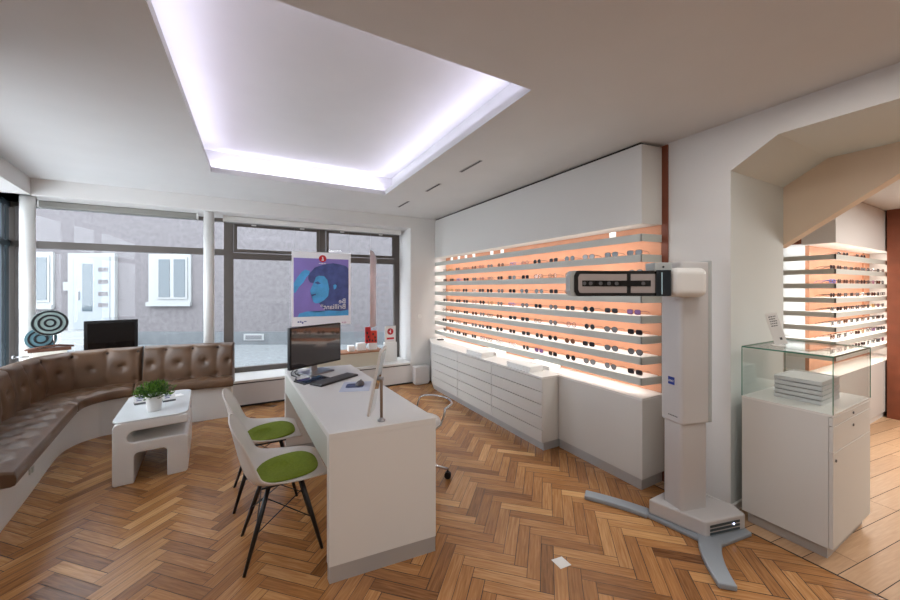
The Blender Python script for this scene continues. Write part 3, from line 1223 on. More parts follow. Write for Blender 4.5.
def tuft(a, b_, p, q):
    """0 at buttons, soft pillows between; a along, b_ across"""
    u = a / p + b_ / q
    v = a / p - b_ / q
    h = abs(math.sin(PI * u / 1.0) * math.sin(PI * v / 1.0)) ** 0.5
    # strong dimple at a button (integer u and v)
    du = (u - round(u)) * p * 0.5
    dv = (v - round(v)) * p * 0.5
    d = math.hypot(du, dv)
    return 0.08 * h + 0.92 * (1 - math.exp(-(d / 0.030) ** 1.2))


def quilt(a, z):
    p = 0.25
    m = (a / p - round(a / p)) * p
    k = (a / p - 0.5 - round(a / p - 0.5)) * p
    h = 1 - 0.95 * math.exp(-(math.hypot(m, z - 0.655) / 0.026) ** 1.2)
    h -= 0.8 * math.exp(-(math.hypot(k, z - 0.80) / 0.024) ** 1.2)
    h -= 0.5 * math.exp(-(math.hypot(k, z - 0.50) / 0.024) ** 1.2)
    h -= 0.16 * math.exp(-(abs(k) / 0.014))
    h -= 0.25 * (m / (p / 2)) ** 2 * 0.6
    h -= 0.3 * ((z - 0.655) / 0.19) ** 2
    return h


def arc_tab(tab):
    L = [0]
    pr_ = crv(tab, 0)
    for i in range(1, 701):
        c = crv(tab, i / 100)
        L.append(L[-1] + (c - pr_).length)
        pr_ = c
    return L


LF = arc_tab(Fp)
LB = arc_tab(Bp)


def alen(L, u):
    i = min(int(u * 100), 699)
    return L[i] + (L[i + 1] - L[i]) * (u * 100 - i)


def seat_part(u0, u1):
    bm = B()
    n = max(8, int((alen(LF, u1) - alen(LF, u0)) / 0.016))
    mseg = 22
    grid = []
    for i in range(n + 1):
        fi = i / n
        u = u0 + (u1 - u0) * fi
        a, b_ = crv(Fp, u), crv(Bp, u) 
        s = (alen(LF, u) + alen(LB, u)) / 2
        dpt = (b_ - a).length
        ed = min(fi, 1 - fi) * (alen(LF, u1) - alen(LF, u0))
        er = 1 - max(0, 1 - ed / 0.02) ** 2
        row = [(a + (b_ - a) * 0.06, 0.378), (a + (b_ - a) * 0.015, 0.385), (a, 0.405), (a - (b_ - a) * 0.0, 0.435), (a + (b_ - a) * 0.02, 0.462)]
        for j in range(mseg + 1):
            f = 0.05 + 0.95 * j / mseg
            h = tuft(s, (f - 0.25) * dpt, 0.21, 0.22)
            row.append((a + (b_ - a) * f, 0.462 + 0.022 * h * min(1, (f - .05) * 8)))
        row.append((b_ * 1.0, 0.378))
        vr = []
        for p, z in row:
            vr.append(bm.verts.new((p.x, p.y, 0.42 + (z - 0.42) * (0.75 + 0.25 * er))))
        grid.append(vr)
    for A_, B_ in zip(grid, grid[1:]):
        m_ = len(A_)
        for k in range(m_):
            bm.faces.new((A_[k], B_[k], B_[(k + 1) % m_], A_[(k + 1) % m_]))
    bm.faces.new(grid[0])
    bm.faces.new(grid[-1][::-1])
    for f in bm.faces:
        f.smooth = len(f.verts) == 4
    obj('seat_cushion', bm, M_leather, t, world=True)


for a, b_ in ((0, 1.985), (2.0, 5.0), (5.015, 7.0)):
    seat_part(a, b_)


def back_part(u0, u1):
    bm = B()
    n = max(8, int((alen(LB, u1) - alen(LB, u0)) / 0.014))
    H0, H1 = 0.455, 0.845
    ms = 26
    grid = []
    for i in range(n + 1):
        fi = i / n
        u = u0 + (u1 - u0) * fi
        p = crv(Bp, u)
        q = crv(Bp, min(7, u + 0.01)) - crv(Bp, max(0, u - 0.01))
        q.normalize()
        nrm = Vector((q.y, -q.x, 0))      # toward the room
        s = alen(LB, u)
        ed = min(fi, 1 - fi) * (alen(LB, u1) - alen(LB, u0))
        er = 1 - max(0, 1 - ed / 0.018) ** 2
        row = []
        for j in range(ms + 1):
            f = j / ms
            z = H0 + (H1 - H0) * f
            hh = quilt(s, z)
            rnd = 1 - max(0, (f - 0.93) / 0.07) ** 2
            th = 0.045 * hh * rnd * er + 0.03 * (rnd - 1) + 0.016 * (er - 1)
            lean = -0.05 * f
            row.append(p + nrm * (0.02 + th + lean) + Vector((0, 0, z)))
        row.append(p - nrm * 0.075 + Vector((0, 0, H1 + 0.004)))
        row.append(p - nrm * 0.085 + Vector((0, 0, 0.38)))
        row.append(p + nrm * 0.0 + Vector((0, 0, 0.38)))
        grid.append([bm.verts.new(v) for v in row])
    for A_, B_ in zip(grid, grid[1:]):
        m_ = len(A_)
        for k in range(m_):
            bm.faces.new((A_[k], B_[k], B_[(k + 1) % m_], A_[(k + 1) % m_]))
    bm.faces.new(grid[0])
    bm.faces.new(grid[-1][::-1])
    for f in bm.faces:
        f.smooth = len(f.verts) == 4
    cu = obj('back_cushion', bm, M_leather, t, world=True)
    p_ = 0.25
    for zz_, hf in ((0.655, 0.0), (0.80, 0.5)):
        kk = 0
        while (kk + hf) * p_ < LB[-1]:
            s_t = (kk + hf) * p_
            kk += 1
            if not (alen(LB, u0) + 0.03 < s_t < alen(LB, u1) - 0.03):
                continue
            ub = min(range(701), key=lambda q_: abs(LB[q_] - s_t)) / 100
            p = crv(Bp, ub)
            q = (crv(Bp, min(7, ub + 0.01)) - crv(Bp, max(0, ub - 0.01))).normalized()
            nrm = Vector((q.y, -q.x, 0))
            f = (zz_ - H0) / (H1 - H0)
            c0 = p + nrm * (0.02 - 0.05 * f + 0.0) + Vector((0, 0, zz_))
            bb = B()
            tube(bb, [c0 + nrm * -0.004, c0 + nrm * 0.004, c0 + nrm * 0.007], 0.014, 12, rr=[0.014, 0.014, 0.008])
            bt = obj('button', bb, M_leather_dark, cu)
            bt.data.transform(Matrix.Translation(-Vector(t.location)))


for a, b_ in ((0, 1.70), (1.715, 5.12), (5.14, 7.0)):
    back_part(a, b_)
bm = B()
for yy in (3.72, 3.76):
    Mr = Matrix.Translation((-1.432 - 0.0, yy, 0.17)) @ Matrix.Rotation(math.radians(8), 4, 'Z')
    box(bm, -0.002, 0.006, -0.015, 0.015, -0.02, 0.02, M=Mr)
obj('socket', bm, M_greyfront, t, world=True)

# ---------------------------------------------------------------- coffee table
t = thing('coffee_table', 'glossy white coffee table with rounded slot and arched legs', 'coffee table', (-0.755, 3.98, 0), math.radians(5.5))
W2, LN = 0.235, 0.83


def arc(cx, cy, r, a0, a1, n=6):
    return [(cx + r * math.cos(math.radians(a0 + (a1 - a0) * k / n)), cy + r * math.sin(math.radians(a0 + (a1 - a0) * k / n))) for k in range(n + 1)]


prof = []
prof += arc(-W2 + 0.03, 0.02, 0.02, 270, 180)                   # left leg outer bottom
prof += arc(-W2 + 0.05, 0.43, 0.04, 180, 90)
prof += [(W2 - 0.02, 0.47)] + arc(W2 - 0.012, 0.458, 0.012, 90, 0, 4)
prof += [(W2, 0.405)]
prof += arc(-W2 + 0.14, 0.355, 0.045, 90, 270, 10)
prof += arc(W2 - 0.03, 0.28, 0.03, 90, 0)
prof += arc(W2 - 0.04, 0.03, 0.04, 0, -90)
prof += [(0.10, -0.01 + 0.01)]
prof += arc(0.10 - 0.03, 0.20, 0.03, 0, 90)
prof += arc(-0.10 + 0.03, 0.20, 0.03, 90, 180)
prof += [(-0.10, 0.0)]
prof = [(x, max(0, z)) for x, z in prof]
bm = B()
prism(bm, prof, -LN / 2, LN / 2, 'y')
obj('body', bm, M_white, t, bevel=0.012, seg=3)
bm = B()
bot = rrect(0.47, LN, 0.085, 8)
prism(bm, bot, 0.47, 0.484, 'z')
obj('tabletop', bm, mat('table_gloss', (226, 230, 232), 0.12), t, bevel=0.004)
bm = B()
tube(bm, [(W2 - 0.012, LN / 2 - 0.03, 0.0), (W2 - 0.012, LN / 2 - 0.03, 0.41)], 0.008, 8)
obj('post', bm, M_chrome, t)

# plant
t = thing('potted_plant', 'small bushy green plant in a white pot on the coffee table', 'plant', (-0.735, 3.77, 0.484))
bm = B()
lathe(bm, [(0.042, 0), (0.046, 0.01), (0.056, 0.105), (0.058, 0.12), (0.050, 0.12), (0.048, 0.105), (0.01, 0.104)], 28)
obj('pot', bm, M_white, t, smooth=True)
bm = B()
lathe(bm, [(0.047, 0.100), (0.047, 0.108), (0.01, 0.112)], 20)
obj('soil', bm, M_soil, t)
PR = random.Random(3)
bm = B()
bm2 = B()
for i in range(800):
    a = PR.uniform(0, 2 * PI)
    el = PR.uniform(0.05, PI / 2)
    R = PR.uniform(0.05, 0.120) * (0.85 + 0.25 * math.cos(el))
    c0 = Vector((0, 0, 0.115))
    d = Vector((math.cos(a) * math.cos(el), math.sin(a) * math.cos(el), math.sin(el) * 1.0))
    p = c0 + d * R + Vector((PR.uniform(-.015, .015), PR.uniform(-.015, .015), PR.uniform(-.01, .01)))
    dr = (d + Vector((PR.uniform(-.7, .7), PR.uniform(-.7, .7), PR.uniform(-.2, .8)))).normalized()
    sd = dr.cross(Vector((PR.uniform(-1, 1), PR.uniform(-1, 1), PR.uniform(-1, 1)))).normalized()
    L, wd = PR.uniform(0.022, 0.040), PR.uniform(0.004, 0.008)
    target = bm
    mi = 0 if PR.random() < 0.62 else 1
    up = dr.cross(sd) * 0.003
    vs = [target.verts.new(v) for v in (p, p + dr * L * 0.45 + sd * wd + up, p + dr * L, p + dr * L * 0.45 - sd * wd + up)]
    target.faces.new((vs[0], vs[1], vs[2])).material_index = mi
    target.faces.new((vs[0], vs[2], vs[3])).material_index = mi
for i in range(40):
    a = PR.uniform(0, 2 * PI)
    el = PR.uniform(0.3, PI / 2)
    d = Vector((math.cos(a) * math.cos(el), math.sin(a) * math.cos(el), math.sin(el)))
    tube(bm2, [Vector((0, 0, 0.10)) + d * 0.01, Vector((0, 0, 0.11)) + d * 0.10], 0.0012, 4)
bmesh.ops.translate(bm, verts=bm.verts, vec=(0, 0, 0))
obj('foliage', bm, [M_leaf, M_leafd], t)
obj('stems', bm2, M_leafd, t)


# leaflet holders on the coffee table
def wedge(name, label, loc, rz):
    t = thing(name, label, 'leaflet stand', loc, rz, 'leaflet stands on the coffee table')
    bm = B()
    box(bm, -0.045, 0.045, -0.035, 0.035, 0, 0.012)
    obj('base', bm, M_key, t)
    Mr = Matrix.Translation((0, -0.02, 0.012)) @ Matrix.Rotation(math.radians(-35), 4, 'X')
    bm = B()
    box(bm, -0.045, 0.045, -0.002, 0.004, 0, 0.075, M=Mr)
    lf = obj('leaflet', bm, M_paper, t)
    bm = B()
    for k in range(3):
        box(bm, -0.03, 0.028 - 0.012 * k, -0.0028, -0.0018, 0.05 - k * 0.016, 0.056 - k * 0.016, M=Mr)
    obj('print', bm, M_blue, lf)
    return t


wedge('leaflet_stand', 'small white leaflet stand left of the potted plant', (-0.88, 4.05, 0.484), 0.3)
wedge('leaflet_stand', 'white leaflet stand right of the potted plant', (-0.68, 4.03, 0.484), 0.25)
bm = B()
box(bm, -0.06, 0.06, -0.04, 0.04, 0, 0.004)
o = obj('leaflet', bm, M_paper)
o.location = (-0.66, 4.17, 0.484)
o.rotation_euler.z = 0.5
tag(o, 'white leaflet lying flat behind the right-hand leaflet stand', 'leaflet')

# ---------------------------------------------------------------- measuring column (video centration device)
MC = (2.40, 1.28)
phi = -math.radians(15)
t = thing('measuring_column', 'tall grey-white camera column with horizontal arm and curved feet', 'measuring device', (MC[0], MC[1], 0), phi)


def L(x, y):
    """world -> local of the column"""
    dx, dy = x - MC[0], y - MC[1]
    return (dx * math.cos(-phi) - dy * math.sin(-phi), dx * math.sin(-phi) + dy * math.cos(-phi))


# feet: swept curved flat plates
def sweep_plate(bm, pts, widths, z0, z1):
    n = len(pts)
    A_, B_ = [], []
    for i, p in enumerate(pts):
        a = Vector(pts[max(i - 1, 0)] + (0,))
        b_ = Vector(pts[min(i + 1, n - 1)] + (0,))
        d = (b_ - a).normalized()
        nn = Vector((-d.y, d.x, 0)) * widths[i] / 2
        A_.append(Vector(p + (0,)) + nn)
        B_.append(Vector(p + (0,)) - nn)
    prism(bm, [(v.x, v.y) for v in A_ + B_[::-1]], z0, z1, 'z')


def bez(p0, p1, p2, n=12):
    return [tuple(p0[k] * (1 - s) ** 2 + 2 * p1[k] * s * (1 - s) + p2[k] * s * s for k in (0, 1)) for s in [i / n for i in range(n + 1)]]


ptsf = bez(L(2.08, 1.77), L(2.20, 1.60), L(2.27, 1.42))
bm = B()
sweep_plate(bm, ptsf, [0.085 - 0.0 * k for k in range(13)], 0, 0.03)
obj('foot', bm, M_foot, t, bevel=0.008)
ptsf = bez(L(2.33, 1.12), L(2.22, 1.02), L(2.05, 0.90))
ptsf = bez(L(2.37, 1.10), L(2.22, 1.06), L(2.055, 0.878))
bm = B()
sweep_plate(bm, ptsf, [0.12 - 0.003 * k for k in range(13)], 0, 0.03)
obj('foot', bm, M_foot, t, bevel=0.008)
bm = B()
q = [L(*p) for p in ((2.24, 1.44), (2.31, 1.045), (2.63, 1.00), (2.68, 1.10), (2.56, 1.42))]
prism(bm, q, 0, 0.022, 'z')
obj('base_plate', bm, M_foot, t, bevel=0.006)
bm = B()
q = [L(*p) for p in ((2.265, 1.415), (2.338, 1.11), (2.635, 1.035), (2.69, 1.13), (2.57, 1.42))]
prism(bm, q, 0.022, 0.115, 'z')
obj('base_housing', bm, M_machine, t, bevel=0.010, seg=3)
# dark slots on the right side of the base
a, b_ = Vector(L(2.345, 1.108) + (0,)), Vector(L(2.63, 1.036) + (0,))
dr = (b_ - a).normalized()
nn = Vector((dr.y, -dr.x, 0))
bm = B()
for z in (0.04, 0.062, 0.084):
    p0, p1 = a + dr * 0.02 + nn * 0.001, a + dr * 0.25 + nn * 0.001
    v = [p0, p1, p1 + nn * 0.002, p0 + nn * 0.002]
    prism(bm, [(k.x, k.y) for k in v], z - 0.007, z + 0.007, 'z')
obj('vent', bm, M_framedk, t)
bm = B()
pp = a + dr * 0.20 + nn * 0.004
tube(bm, [pp + Vector((0, 0, 0.075)), pp + nn * 0.002 + Vector((0, 0, 0.075))], 0.006, 10)
obj('status_light', bm, mat('status_light', (230, 235, 255), 0.4, emit=(215, 225, 255), estr=3), t)
cx0, cx1, cy0, cy1 = -0.07, 0.128, -0.065, 0.075
bm = B()
prism(bm, rrect(cx1 - cx0, cy1 - cy0, 0.018, 4, (cx0 + cx1) / 2, (cy0 + cy1) / 2), 0.115, 0.66, 'z')
obj('inner_column', bm, M_machine, t)
bm = B()
e = 0.012
prism(bm, rrect(cx1 - cx0 + 2 * e, cy1 - cy0 + 2 * e, 0.022, 4, (cx0 + cx1) / 2, (cy0 + cy1) / 2), 0.65, 1.665, 'z')
obj('outer_column', bm, M_machine, t, bevel=0.012, seg=3)
bm = B()
prism(bm, rrect(0.035, cy1 - cy0 + 2 * e + .006, 0.012, 3, cx1 + e - .004, (cy0 + cy1) / 2), 0.655, 1.672, 'z')
obj('side_shell', bm, M_machine2, t, bevel=0.004)
# logo on the front (local -x face is at cx0-e; -y face at cy0-e).  visible left face is -x
xf = cx0 - e
lg = B()
box(lg, xf - 0.001, xf, 0.0 - 0.024, 0.0 + 0.024, 0.888, 0.936)
lo = obj('logo', lg, M_blue, t)
text_mesh('ZEISS', 0.0175, M_paper, lo, Matrix.Translation((xf - 0.0014, 0.0225, 0.905)) @ Matrix.Rotation(-PI / 2, 4, 'Z') @ Matrix.Rotation(PI / 2, 4, 'X'))
bm = B()
for k in range(6):
    box(bm, xf - 0.0006, xf + 0.001, -0.045 + k * 0.012, -0.036 + k * 0.012, 0.690, 0.697)
obj('type_marking', bm, M_key, t)

# head and arm, built in a frame whose x axis points along the arm
ad = Vector((-0.876, 0.481))
hx, hy = 2.285, 1.235
aw = math.atan2(ad.y, ad.x) - phi
lx, ly = L(hx, hy)
MH = Matrix.Translation((lx, ly, 0)) @ Matrix.Rotation(aw, 4, 'Z')
# local: +x away to the left of the picture, +y faces away from... flip so -y is away
bm = B()
box(bm, -0.135, 0.072, -0.11, 0.072, 1.445, 1.622, M=MH)
hd = obj('head', bm, M_white, t, bevel=0.04, seg=5)
bm = B()
box(bm, 0.06, 0.165, -0.08, 0.03, 1.602, 1.655, M=MH)
cb = obj('control_box', bm, M_machine2, t, bevel=0.006)
bm = B()
tube(bm, [MH @ Vector((0.115, 0.0299, 1.628)), MH @ Vector((0.115, 0.033, 1.628))], 0.006, 10)
obj('sensor', bm, M_black, cb)
# arc arm: gently curved plate; near side (toward the viewer) is local +y


def arm_pt(s, y, z):
    # s 0..1 along the arm
    x = 0.08 + 0.60 * s
    bend = -0.05 * math.sin(PI * s)
    return MH @ Vector((x, y + bend, z))


def arm_strip(s0, s1, y0, y1, z0, z1, m, name, par, n=14, rnd=0.0):
    bm = B()
    rows = []
    for i in range(n + 1):
        s = s0 + (s1 - s0) * i / n
        dz = 0
        if rnd:
            ed = (s1 - s) * 0.70
            if ed < rnd:
                dz = rnd - math.sqrt(max(0, rnd * rnd - (rnd - ed) ** 2))
        rows.append([bm.verts.new(arm_pt(s, y_, z_)) for y_, z_ in ((y0, z0 + dz), (y1, z0 + dz), (y1, z1 - dz), (y0, z1 - dz))])
    for A_, B_ in zip(rows, rows[1:]):
        for k in range(4):
            bm.faces.new((A_[k], B_[k], B_[(k + 1) % 4], A_[(k + 1) % 4]))
    bm.faces.new(rows[0])
    bm.faces.new(rows[-1][::-1])
    return obj(name, bm, m, par)


zb, zt_ = 1.450, 1.606
arm = arm_strip(0.0, 1.0, -0.05, 0.030, zb, zt_, M_machine2, 'camera_arm', t, n=40, rnd=0.03)
arm_strip(0.0, 0.955, 0.030, 0.036, zb, zt_, M_black, 'frame_band', arm, n=40, rnd=0.03)
M_bargrey = mat('arm_grey_glass', (168, 160, 158), 0.2)
arm_strip(0.13, 0.355, 0.036, 0.039, zb + 0.020, zt_ - 0.020, M_bargrey, 'front_panel', arm)
arm_strip(0.395, 0.915, 0.036, 0.039, zb + 0.020, zt_ - 0.020, M_bargrey, 'front_panel', arm, n=30, rnd=0.02)
arm_strip(0.36, 0.87, 0.039, 0.041, zb + 0.060, zt_ - 0.060, M_blackgl, 'camera_slot', arm, n=30)
arm_strip(0.17, 0.36, 0.039, 0.041, zb + 0.060, zt_ - 0.060, M_blackgl, 'camera_slot', arm)
for s in (0.24, 0.50, 0.58, 0.67, 0.78, 0.85):
    bm = B()
    c = arm_pt(s, 0.041, (zb + zt_) / 2)
    c2 = arm_pt(s, 0.0435, (zb + zt_) / 2)
    tube(bm, [c, c2], 0.012, 14)
    obj('camera_lens', bm, M_key, arm)
arm_strip(0.0, 0.13, 0.036, 0.050, zb + 0.002, zt_ + 0.002, mat('arm_dark_glass', (20, 30, 38), 0.08), 'screen_block', arm)
arm_strip(0.075, 0.085, 0.050, 0.052, zb + 0.012, zt_ - 0.012, mat('pale_light_strip', (170, 200, 210), 0.2), 'light_strip', arm)

# ---------------------------------------------------------------- glass showcase
t = thing('glass_showcase', 'white cabinet topped by a glass case, beside the archway pier', 'showcase', (3.005, 0.885, 0))
sx0, sx1, sy0, sy1 = 2.752, 3.41, 0.688, 1.10
bm = B()
box(bm, sx0, sx1, sy0 + 0.018, sy1, 0.072, 0.795)
obj('body', bm, M_whitem, t, world=True)
bm = B()
box(bm, sx0 + 0.03, sx1 - 0.02, sy0 + 0.03, sy1 - 0.02, 0, 0.072)
obj('plinth', bm, M_plinth, t, world=True)
bm = B()
box(bm, sx0, sx1, sy0, sy1, 0.795, 0.808)
obj('top', bm, M_white, t, world=True)
for nm, z0, z1 in (('drawer', 0.745, 0.792), ('drawer', 0.60, 0.742), ('door', 0.075, 0.597)):
    bm = B()
    box(bm, sx0 + .002, sx1 - 0.002, sy0, sy0 + 0.017, z0, z1)
    dr_ = obj(nm, bm, M_whitem, t, world=True, bevel=0.0015)
    bm = B()
    lx_ = (sx0 + sx1) / 2 if nm == 'drawer' else sx0 + 0.04
    zl = (z0 + z1) / 2 if z1 > 0.7 and z0 > 0.7 else z1 - 0.045
    tube(bm, [(lx_, sy0 + 0.001, zl), (lx_, sy0 - 0.004, zl)], 0.008, 12)
    k_ = obj('lock', bm, M_key, dr_)
    k_.data.transform(Matrix.Translation(-Vector(t.location)))
gt = 0.006
z0, z1 = 0.808, 1.12
for (a, nm) in (((sx0, sx0 + gt, sy0, sy1, z0, z1), 'glass_side'), ((sx1 - gt, sx1, sy0, sy1, z0, z1), 'glass_side'), ((sx0 + gt, sx1 - gt, sy0, sy0 + gt, z0, z1), 'glass_side'),
                ((sx0 + gt, sx1 - gt, sy1 - gt, sy1, z0, z1), 'glass_side'), ((sx0, sx1, sy0, sy1, z1, z1 + gt), 'glass_top')):
    bm = B()
    box(bm, *a)
    obj(nm, bm, M_vitrine, t, world=True)
bm = B()
ee = 0.0018
for x in (sx0 - ee, sx1 - ee):
    box(bm, x, x + 2 * ee, sy0, sy1, z1 - .001, z1 + gt + .001)
    for y in (sy0 - ee, sy1 - ee):
        box(bm, x, x + 2 * ee, y, y + 2 * ee, z0, z1)
for y in (sy0 - ee, sy1 - ee):
    box(bm, sx0, sx1, y, y + 2 * ee, z1 - .001, z1 + gt + .001)
obj('glass_edge', bm, M_gedge, t, world=True)
# trays in the case
M_tray = mat('tray_grey', (208, 208, 208), 0.4)
for k in range(5):
    bm = B()
    box(bm, -0.15, 0.15, -0.11, 0.11, 0, 0.005)
    box(bm, -0.15, 0.15, -0.11, -0.102, 0.005, 0.024)
    box(bm, -0.15, 0.15, 0.102, 0.11, 0.005, 0.024)
    box(bm, -0.15, -0.142, -0.102, 0.102, 0.005, 0.024)
    box(bm, 0.142, 0.15, -0.102, 0.102, 0.005, 0.024)
    box(bm, -0.142, 0.142, -0.102, 0.102, 0.005, 0.020)
    o = obj('display_tray', bm, M_tray, bevel=0.0015)
    o.location = (3.065, 0.885, 0.8085 + k * 0.0285)
    o.rotation_euler.z = 0.01 * (k % 2)
    tag(o, ['lowest of the five grey trays stacked inside the glass case', 'second lowest of the five grey trays inside the glass case', 'middle one of the five grey trays inside the glass case', 'second highest of the grey trays inside the glass case', 'topmost grey tray of the stack inside the glass case'][k], 'tray', 'trays in the glass case')

# leaflet block on the showcase
t = thing('leaflet_holder', 'upright white printed card block on top of the glass case', 'sign', (2.965, 0.985, 1.127), math.radians(-60))
bm = B()
Mr = Matrix.Translation((0.01, 0, 0.01)) @ Matrix.Rotation(math.radians(-15), 4, 'Y')
box(bm, -0.030, 0.030, -0.006, 0.006, 0.0, 0.205, M=Mr)
cd = obj('card', bm, M_paper, t)
bm = B()
box(bm, -0.032, 0.032, -0.02, 0.045, -0.001, 0.004)
obj('stand', bm, M_paper, t)
bm = B()
RR = random.Random(2)
for k in range(5):
    x = -0.018
    while x < 0.014:
        ww = RR.uniform(0.004, 0.009)
        box(bm, x, x + ww, -0.0068, -0.006, 0.180 - k * 0.015, 0.186 - k * 0.015, M=Mr)
        x += ww + 0.003
box(bm, 0.002, 0.014, -0.0068, -0.006, 0.03, 0.045, M=Mr)
obj('print', bm, M_key, cd)

# ---------------------------------------------------------------- small things on the floor and along the window
bm = B()
v = [(1.432, 1.447), (1.501, 1.437), (1.501, 1.369), (1.430, 1.376)]
prism(bm, v, 0, 0.0015, 'z')
t_ = center(obj('floor_sticker', bm, M_paper))
tag(t_, 'small white square sticker lying on the parquet floor', 'sticker')
bm = B()
box(bm, 2.165, 2.40, 5.04, 5.175, 0.02, 0.265)
box(bm, 2.18, 2.39, 5.055, 5.175, 0, 0.02)
box(bm, 2.155, 2.405, 5.03, 5.178, 0.265, 0.28)
tag(center(obj('corner_box', bm, M_wall, bevel=0.004)), 'low white boxed-in corner cover between window wall and drawer cabinet', 'box')
bm = B()
tube(bm, [(2.30, 5.189, 1.05), (2.30, 5.178, 1.05)], 0.035, 18)
tag(center(obj('wall_button', bm, M_white)), 'small round white button on the wall right of the window', 'switch')

# window-display pedestal in the reveal
t = thing('display_pedestal', 'pale low display bench with brown rim on the window sill', 'display stand', (1.2, 5.42, 0.333))
bm = B()
box(bm, 0.62, 1.72, 5.25, 5.55, 0.333, 0.535)
obj('body', bm, mat('pedestal_beige', (206, 200, 182), 0.6), t, world=True)
bm = B()
box(bm, 0.61, 1.73, 5.24, 5.56, 0.535, 0.55)
obj('top', bm, mat('brown_rim', (150, 98, 60), 0.5), t, world=True)
for i, (x, wv, h, lb) in enumerate(((1.42, 0.13, 0.11, 'white cube on the display bench, left of the red sign'), (1.27, 0.09, 0.08, 'smaller pale cube behind the monitor on the display bench'), (1.60, 0.12, 0.10, 'white cube under the red sign on the display bench'))):
    bm = B()
    box(bm, -wv / 2, wv / 2, -0.05, 0.05, 0, h)
    o = obj('display_cube', bm, M_lampwhite, bevel=0.003)
    o.location = (x, 5.42, 0.55)
    tag(o, lb, 'display cube')
# red folded card standing on the cube
t = thing('red_card', 'red and black folded card standing in the window', 'card', (1.57, 5.42, 0.65))
bm = B()
Mr = Matrix.Rotation(0.35, 4, 'Z')
box(bm, -0.10, 0.005, -0.003, 0.003, 0, 0.25, M=Mr)
obj('panel', bm, M_red, t)
bm = B()
box(bm, 0.0, 0.10, -0.003, 0.003, 0, 0.19, M=Matrix.Rotation(-0.4, 4, 'Z'))
obj('panel', bm, mat('card_orange', (206, 60, 40), 0.5), t)
bm = B()
for (x, z) in ((-0.08, 0.02), (-0.05, 0.08), (-0.075, 0.14), (-0.03, 0.03)):
    box(bm, x, x + 0.025, -0.006, -0.003, z, z + 0.035, M=Mr)
for (x, z) in ((0.02, 0.02), (0.06, 0.07), (0.03, 0.12), (0.07, 0.02)):
    box(bm, x, x + 0.022, -0.006, -0.003, z, z + 0.03, M=Matrix.Rotation(-0.4, 4, 'Z'))
obj('black_blocks', bm, M_black, t)
# small sign with a round red logo
t = thing('logo_sign', 'narrow white stand sign with a round red emblem by the jamb', 'sign', (1.90, 5.45, 0.333))
bm = B()
box(bm, -0.10, 0.10, -0.04, 0.04, 0, 0.30)
obj('block', bm, M_lampwhite, t, bevel=0.004)
bm = B()
box(bm, -0.09, 0.09, -0.006, 0.0, 0.30, 0.56)
cd = obj('card', bm, M_paper, t)
bm = B()
tube(bm, [(0, -0.006, 0.47), (0, -0.008, 0.47)], 0.052, 20)
box(bm, -0.06, 0.06, -0.008, -0.006, 0.345, 0.375)
obj('emblem', bm, M_red, cd)
bm = B()
box(bm, -0.005, 0.008, -0.0095, -0.008, 0.445, 0.50)
box(bm, -0.022, -0.005, -0.0095, -0.008, 0.465, 0.475)
obj('emblem_mark', bm, M_paper, cd)

# hanging posters
t = thing('window_poster', 'large hanging poster of a profile portrait in violet and blue', 'poster', (0.87, 5.5, 0.95))
bm = B()
box(bm, -0.415, 0.415, -0.0015, 0.0015, 0, 1.075)
obj('sheet', bm, mat('poster_white', (244, 244, 248), 0.6), t)
M_pv = mat('print_violet', (142, 126, 200), 0.6, noise=0.15, scale=2)
M_pc = mat('print_cyan', (84, 168, 222), 0.6, noise=0.25, scale=6)
M_pd = mat('print_indigo', (76, 88, 144), 0.6, noise=0.3, scale=8)


def pc(x, y):            # crop pixel -> poster local x,z
    return (-0.415 + (x - 120) / 320 * 0.83, 1.075 - (y - 62) / 418 * 1.075)


def flat(name, pts, m, lay):
    bm = B()
    prism(bm, [pc(*p) for p in pts], -0.0015 - 0.0006 * lay, -0.0015 - 0.0006 * (lay - 1), 'y')
    bmesh.ops.triangulate(bm, faces=bm.faces)
    return obj(name, bm, m, t)


flat('printed_area', [(130, 98), (427, 98), (427, 428), (130, 428)], M_pv, 1)
hair = [(222, 172), (240, 150), (270, 138), (300, 128), (340, 122), (380, 128), (410, 135), (427, 150), (427, 428), (330, 428), (300, 400), (282, 380), (262, 352), (262, 300), (240, 240), (215, 235), (205, 215), (206, 190)]
flat('hair', hair, M_pd, 2)
face = [(262, 196), (246, 204), (240, 222), (230, 245), (214, 282), (224, 292), (220, 303), (228, 310), (224, 320), (232, 328), (232, 345), (244, 354), (262, 352), (290, 336), (312, 312), (318, 270), (308, 220), (290, 198)]
flat('face', face, M_pc, 3)
flat('ear', [(340, 250), (352, 244), (360, 252), (356, 268), (344, 276)], M_pc, 3)
flat('arm', [(131, 292), (131, 240), (150, 205), (172, 175), (190, 163), (214, 170), (210, 190), (196, 204), (180, 235), (156, 262), (140, 292)], M_pc, 3)
flat('shoulder', [(150, 428), (160, 408), (200, 398), (260, 404), (320, 396), (380, 402), (427, 396), (427, 428)], M_pc, 3)
flat('brow_shadow', [(238, 236), (256, 228), (272, 240), (256, 246)], M_pd, 4)
flat('lips_shadow', [(222, 304), (244, 298), (246, 306), (226, 312)], M_pd, 4)
bm = B()
px, pz = pc(282, 98)
tube(bm, [(px, -0.003, pz), (px, -0.006, pz)], 0.052, 24)
em = obj('round_logo', bm, M_red, t)
MX = Matrix.Scale(-1, 4, (1, 0, 0))


def mtext(s, size, x, y, m=M_paper, al='LEFT'):
    a, b_ = pc(x, y)
    return text_mesh(s, size, m, t, Matrix.Translation((a, -0.0048, b_)) @ MX @ Matrix.Rotation(PI / 2, 4, 'X'), align=al)


mtext('Be', 0.105, 412, 356)
mtext('Brilliant*', 0.105, 412, 388)


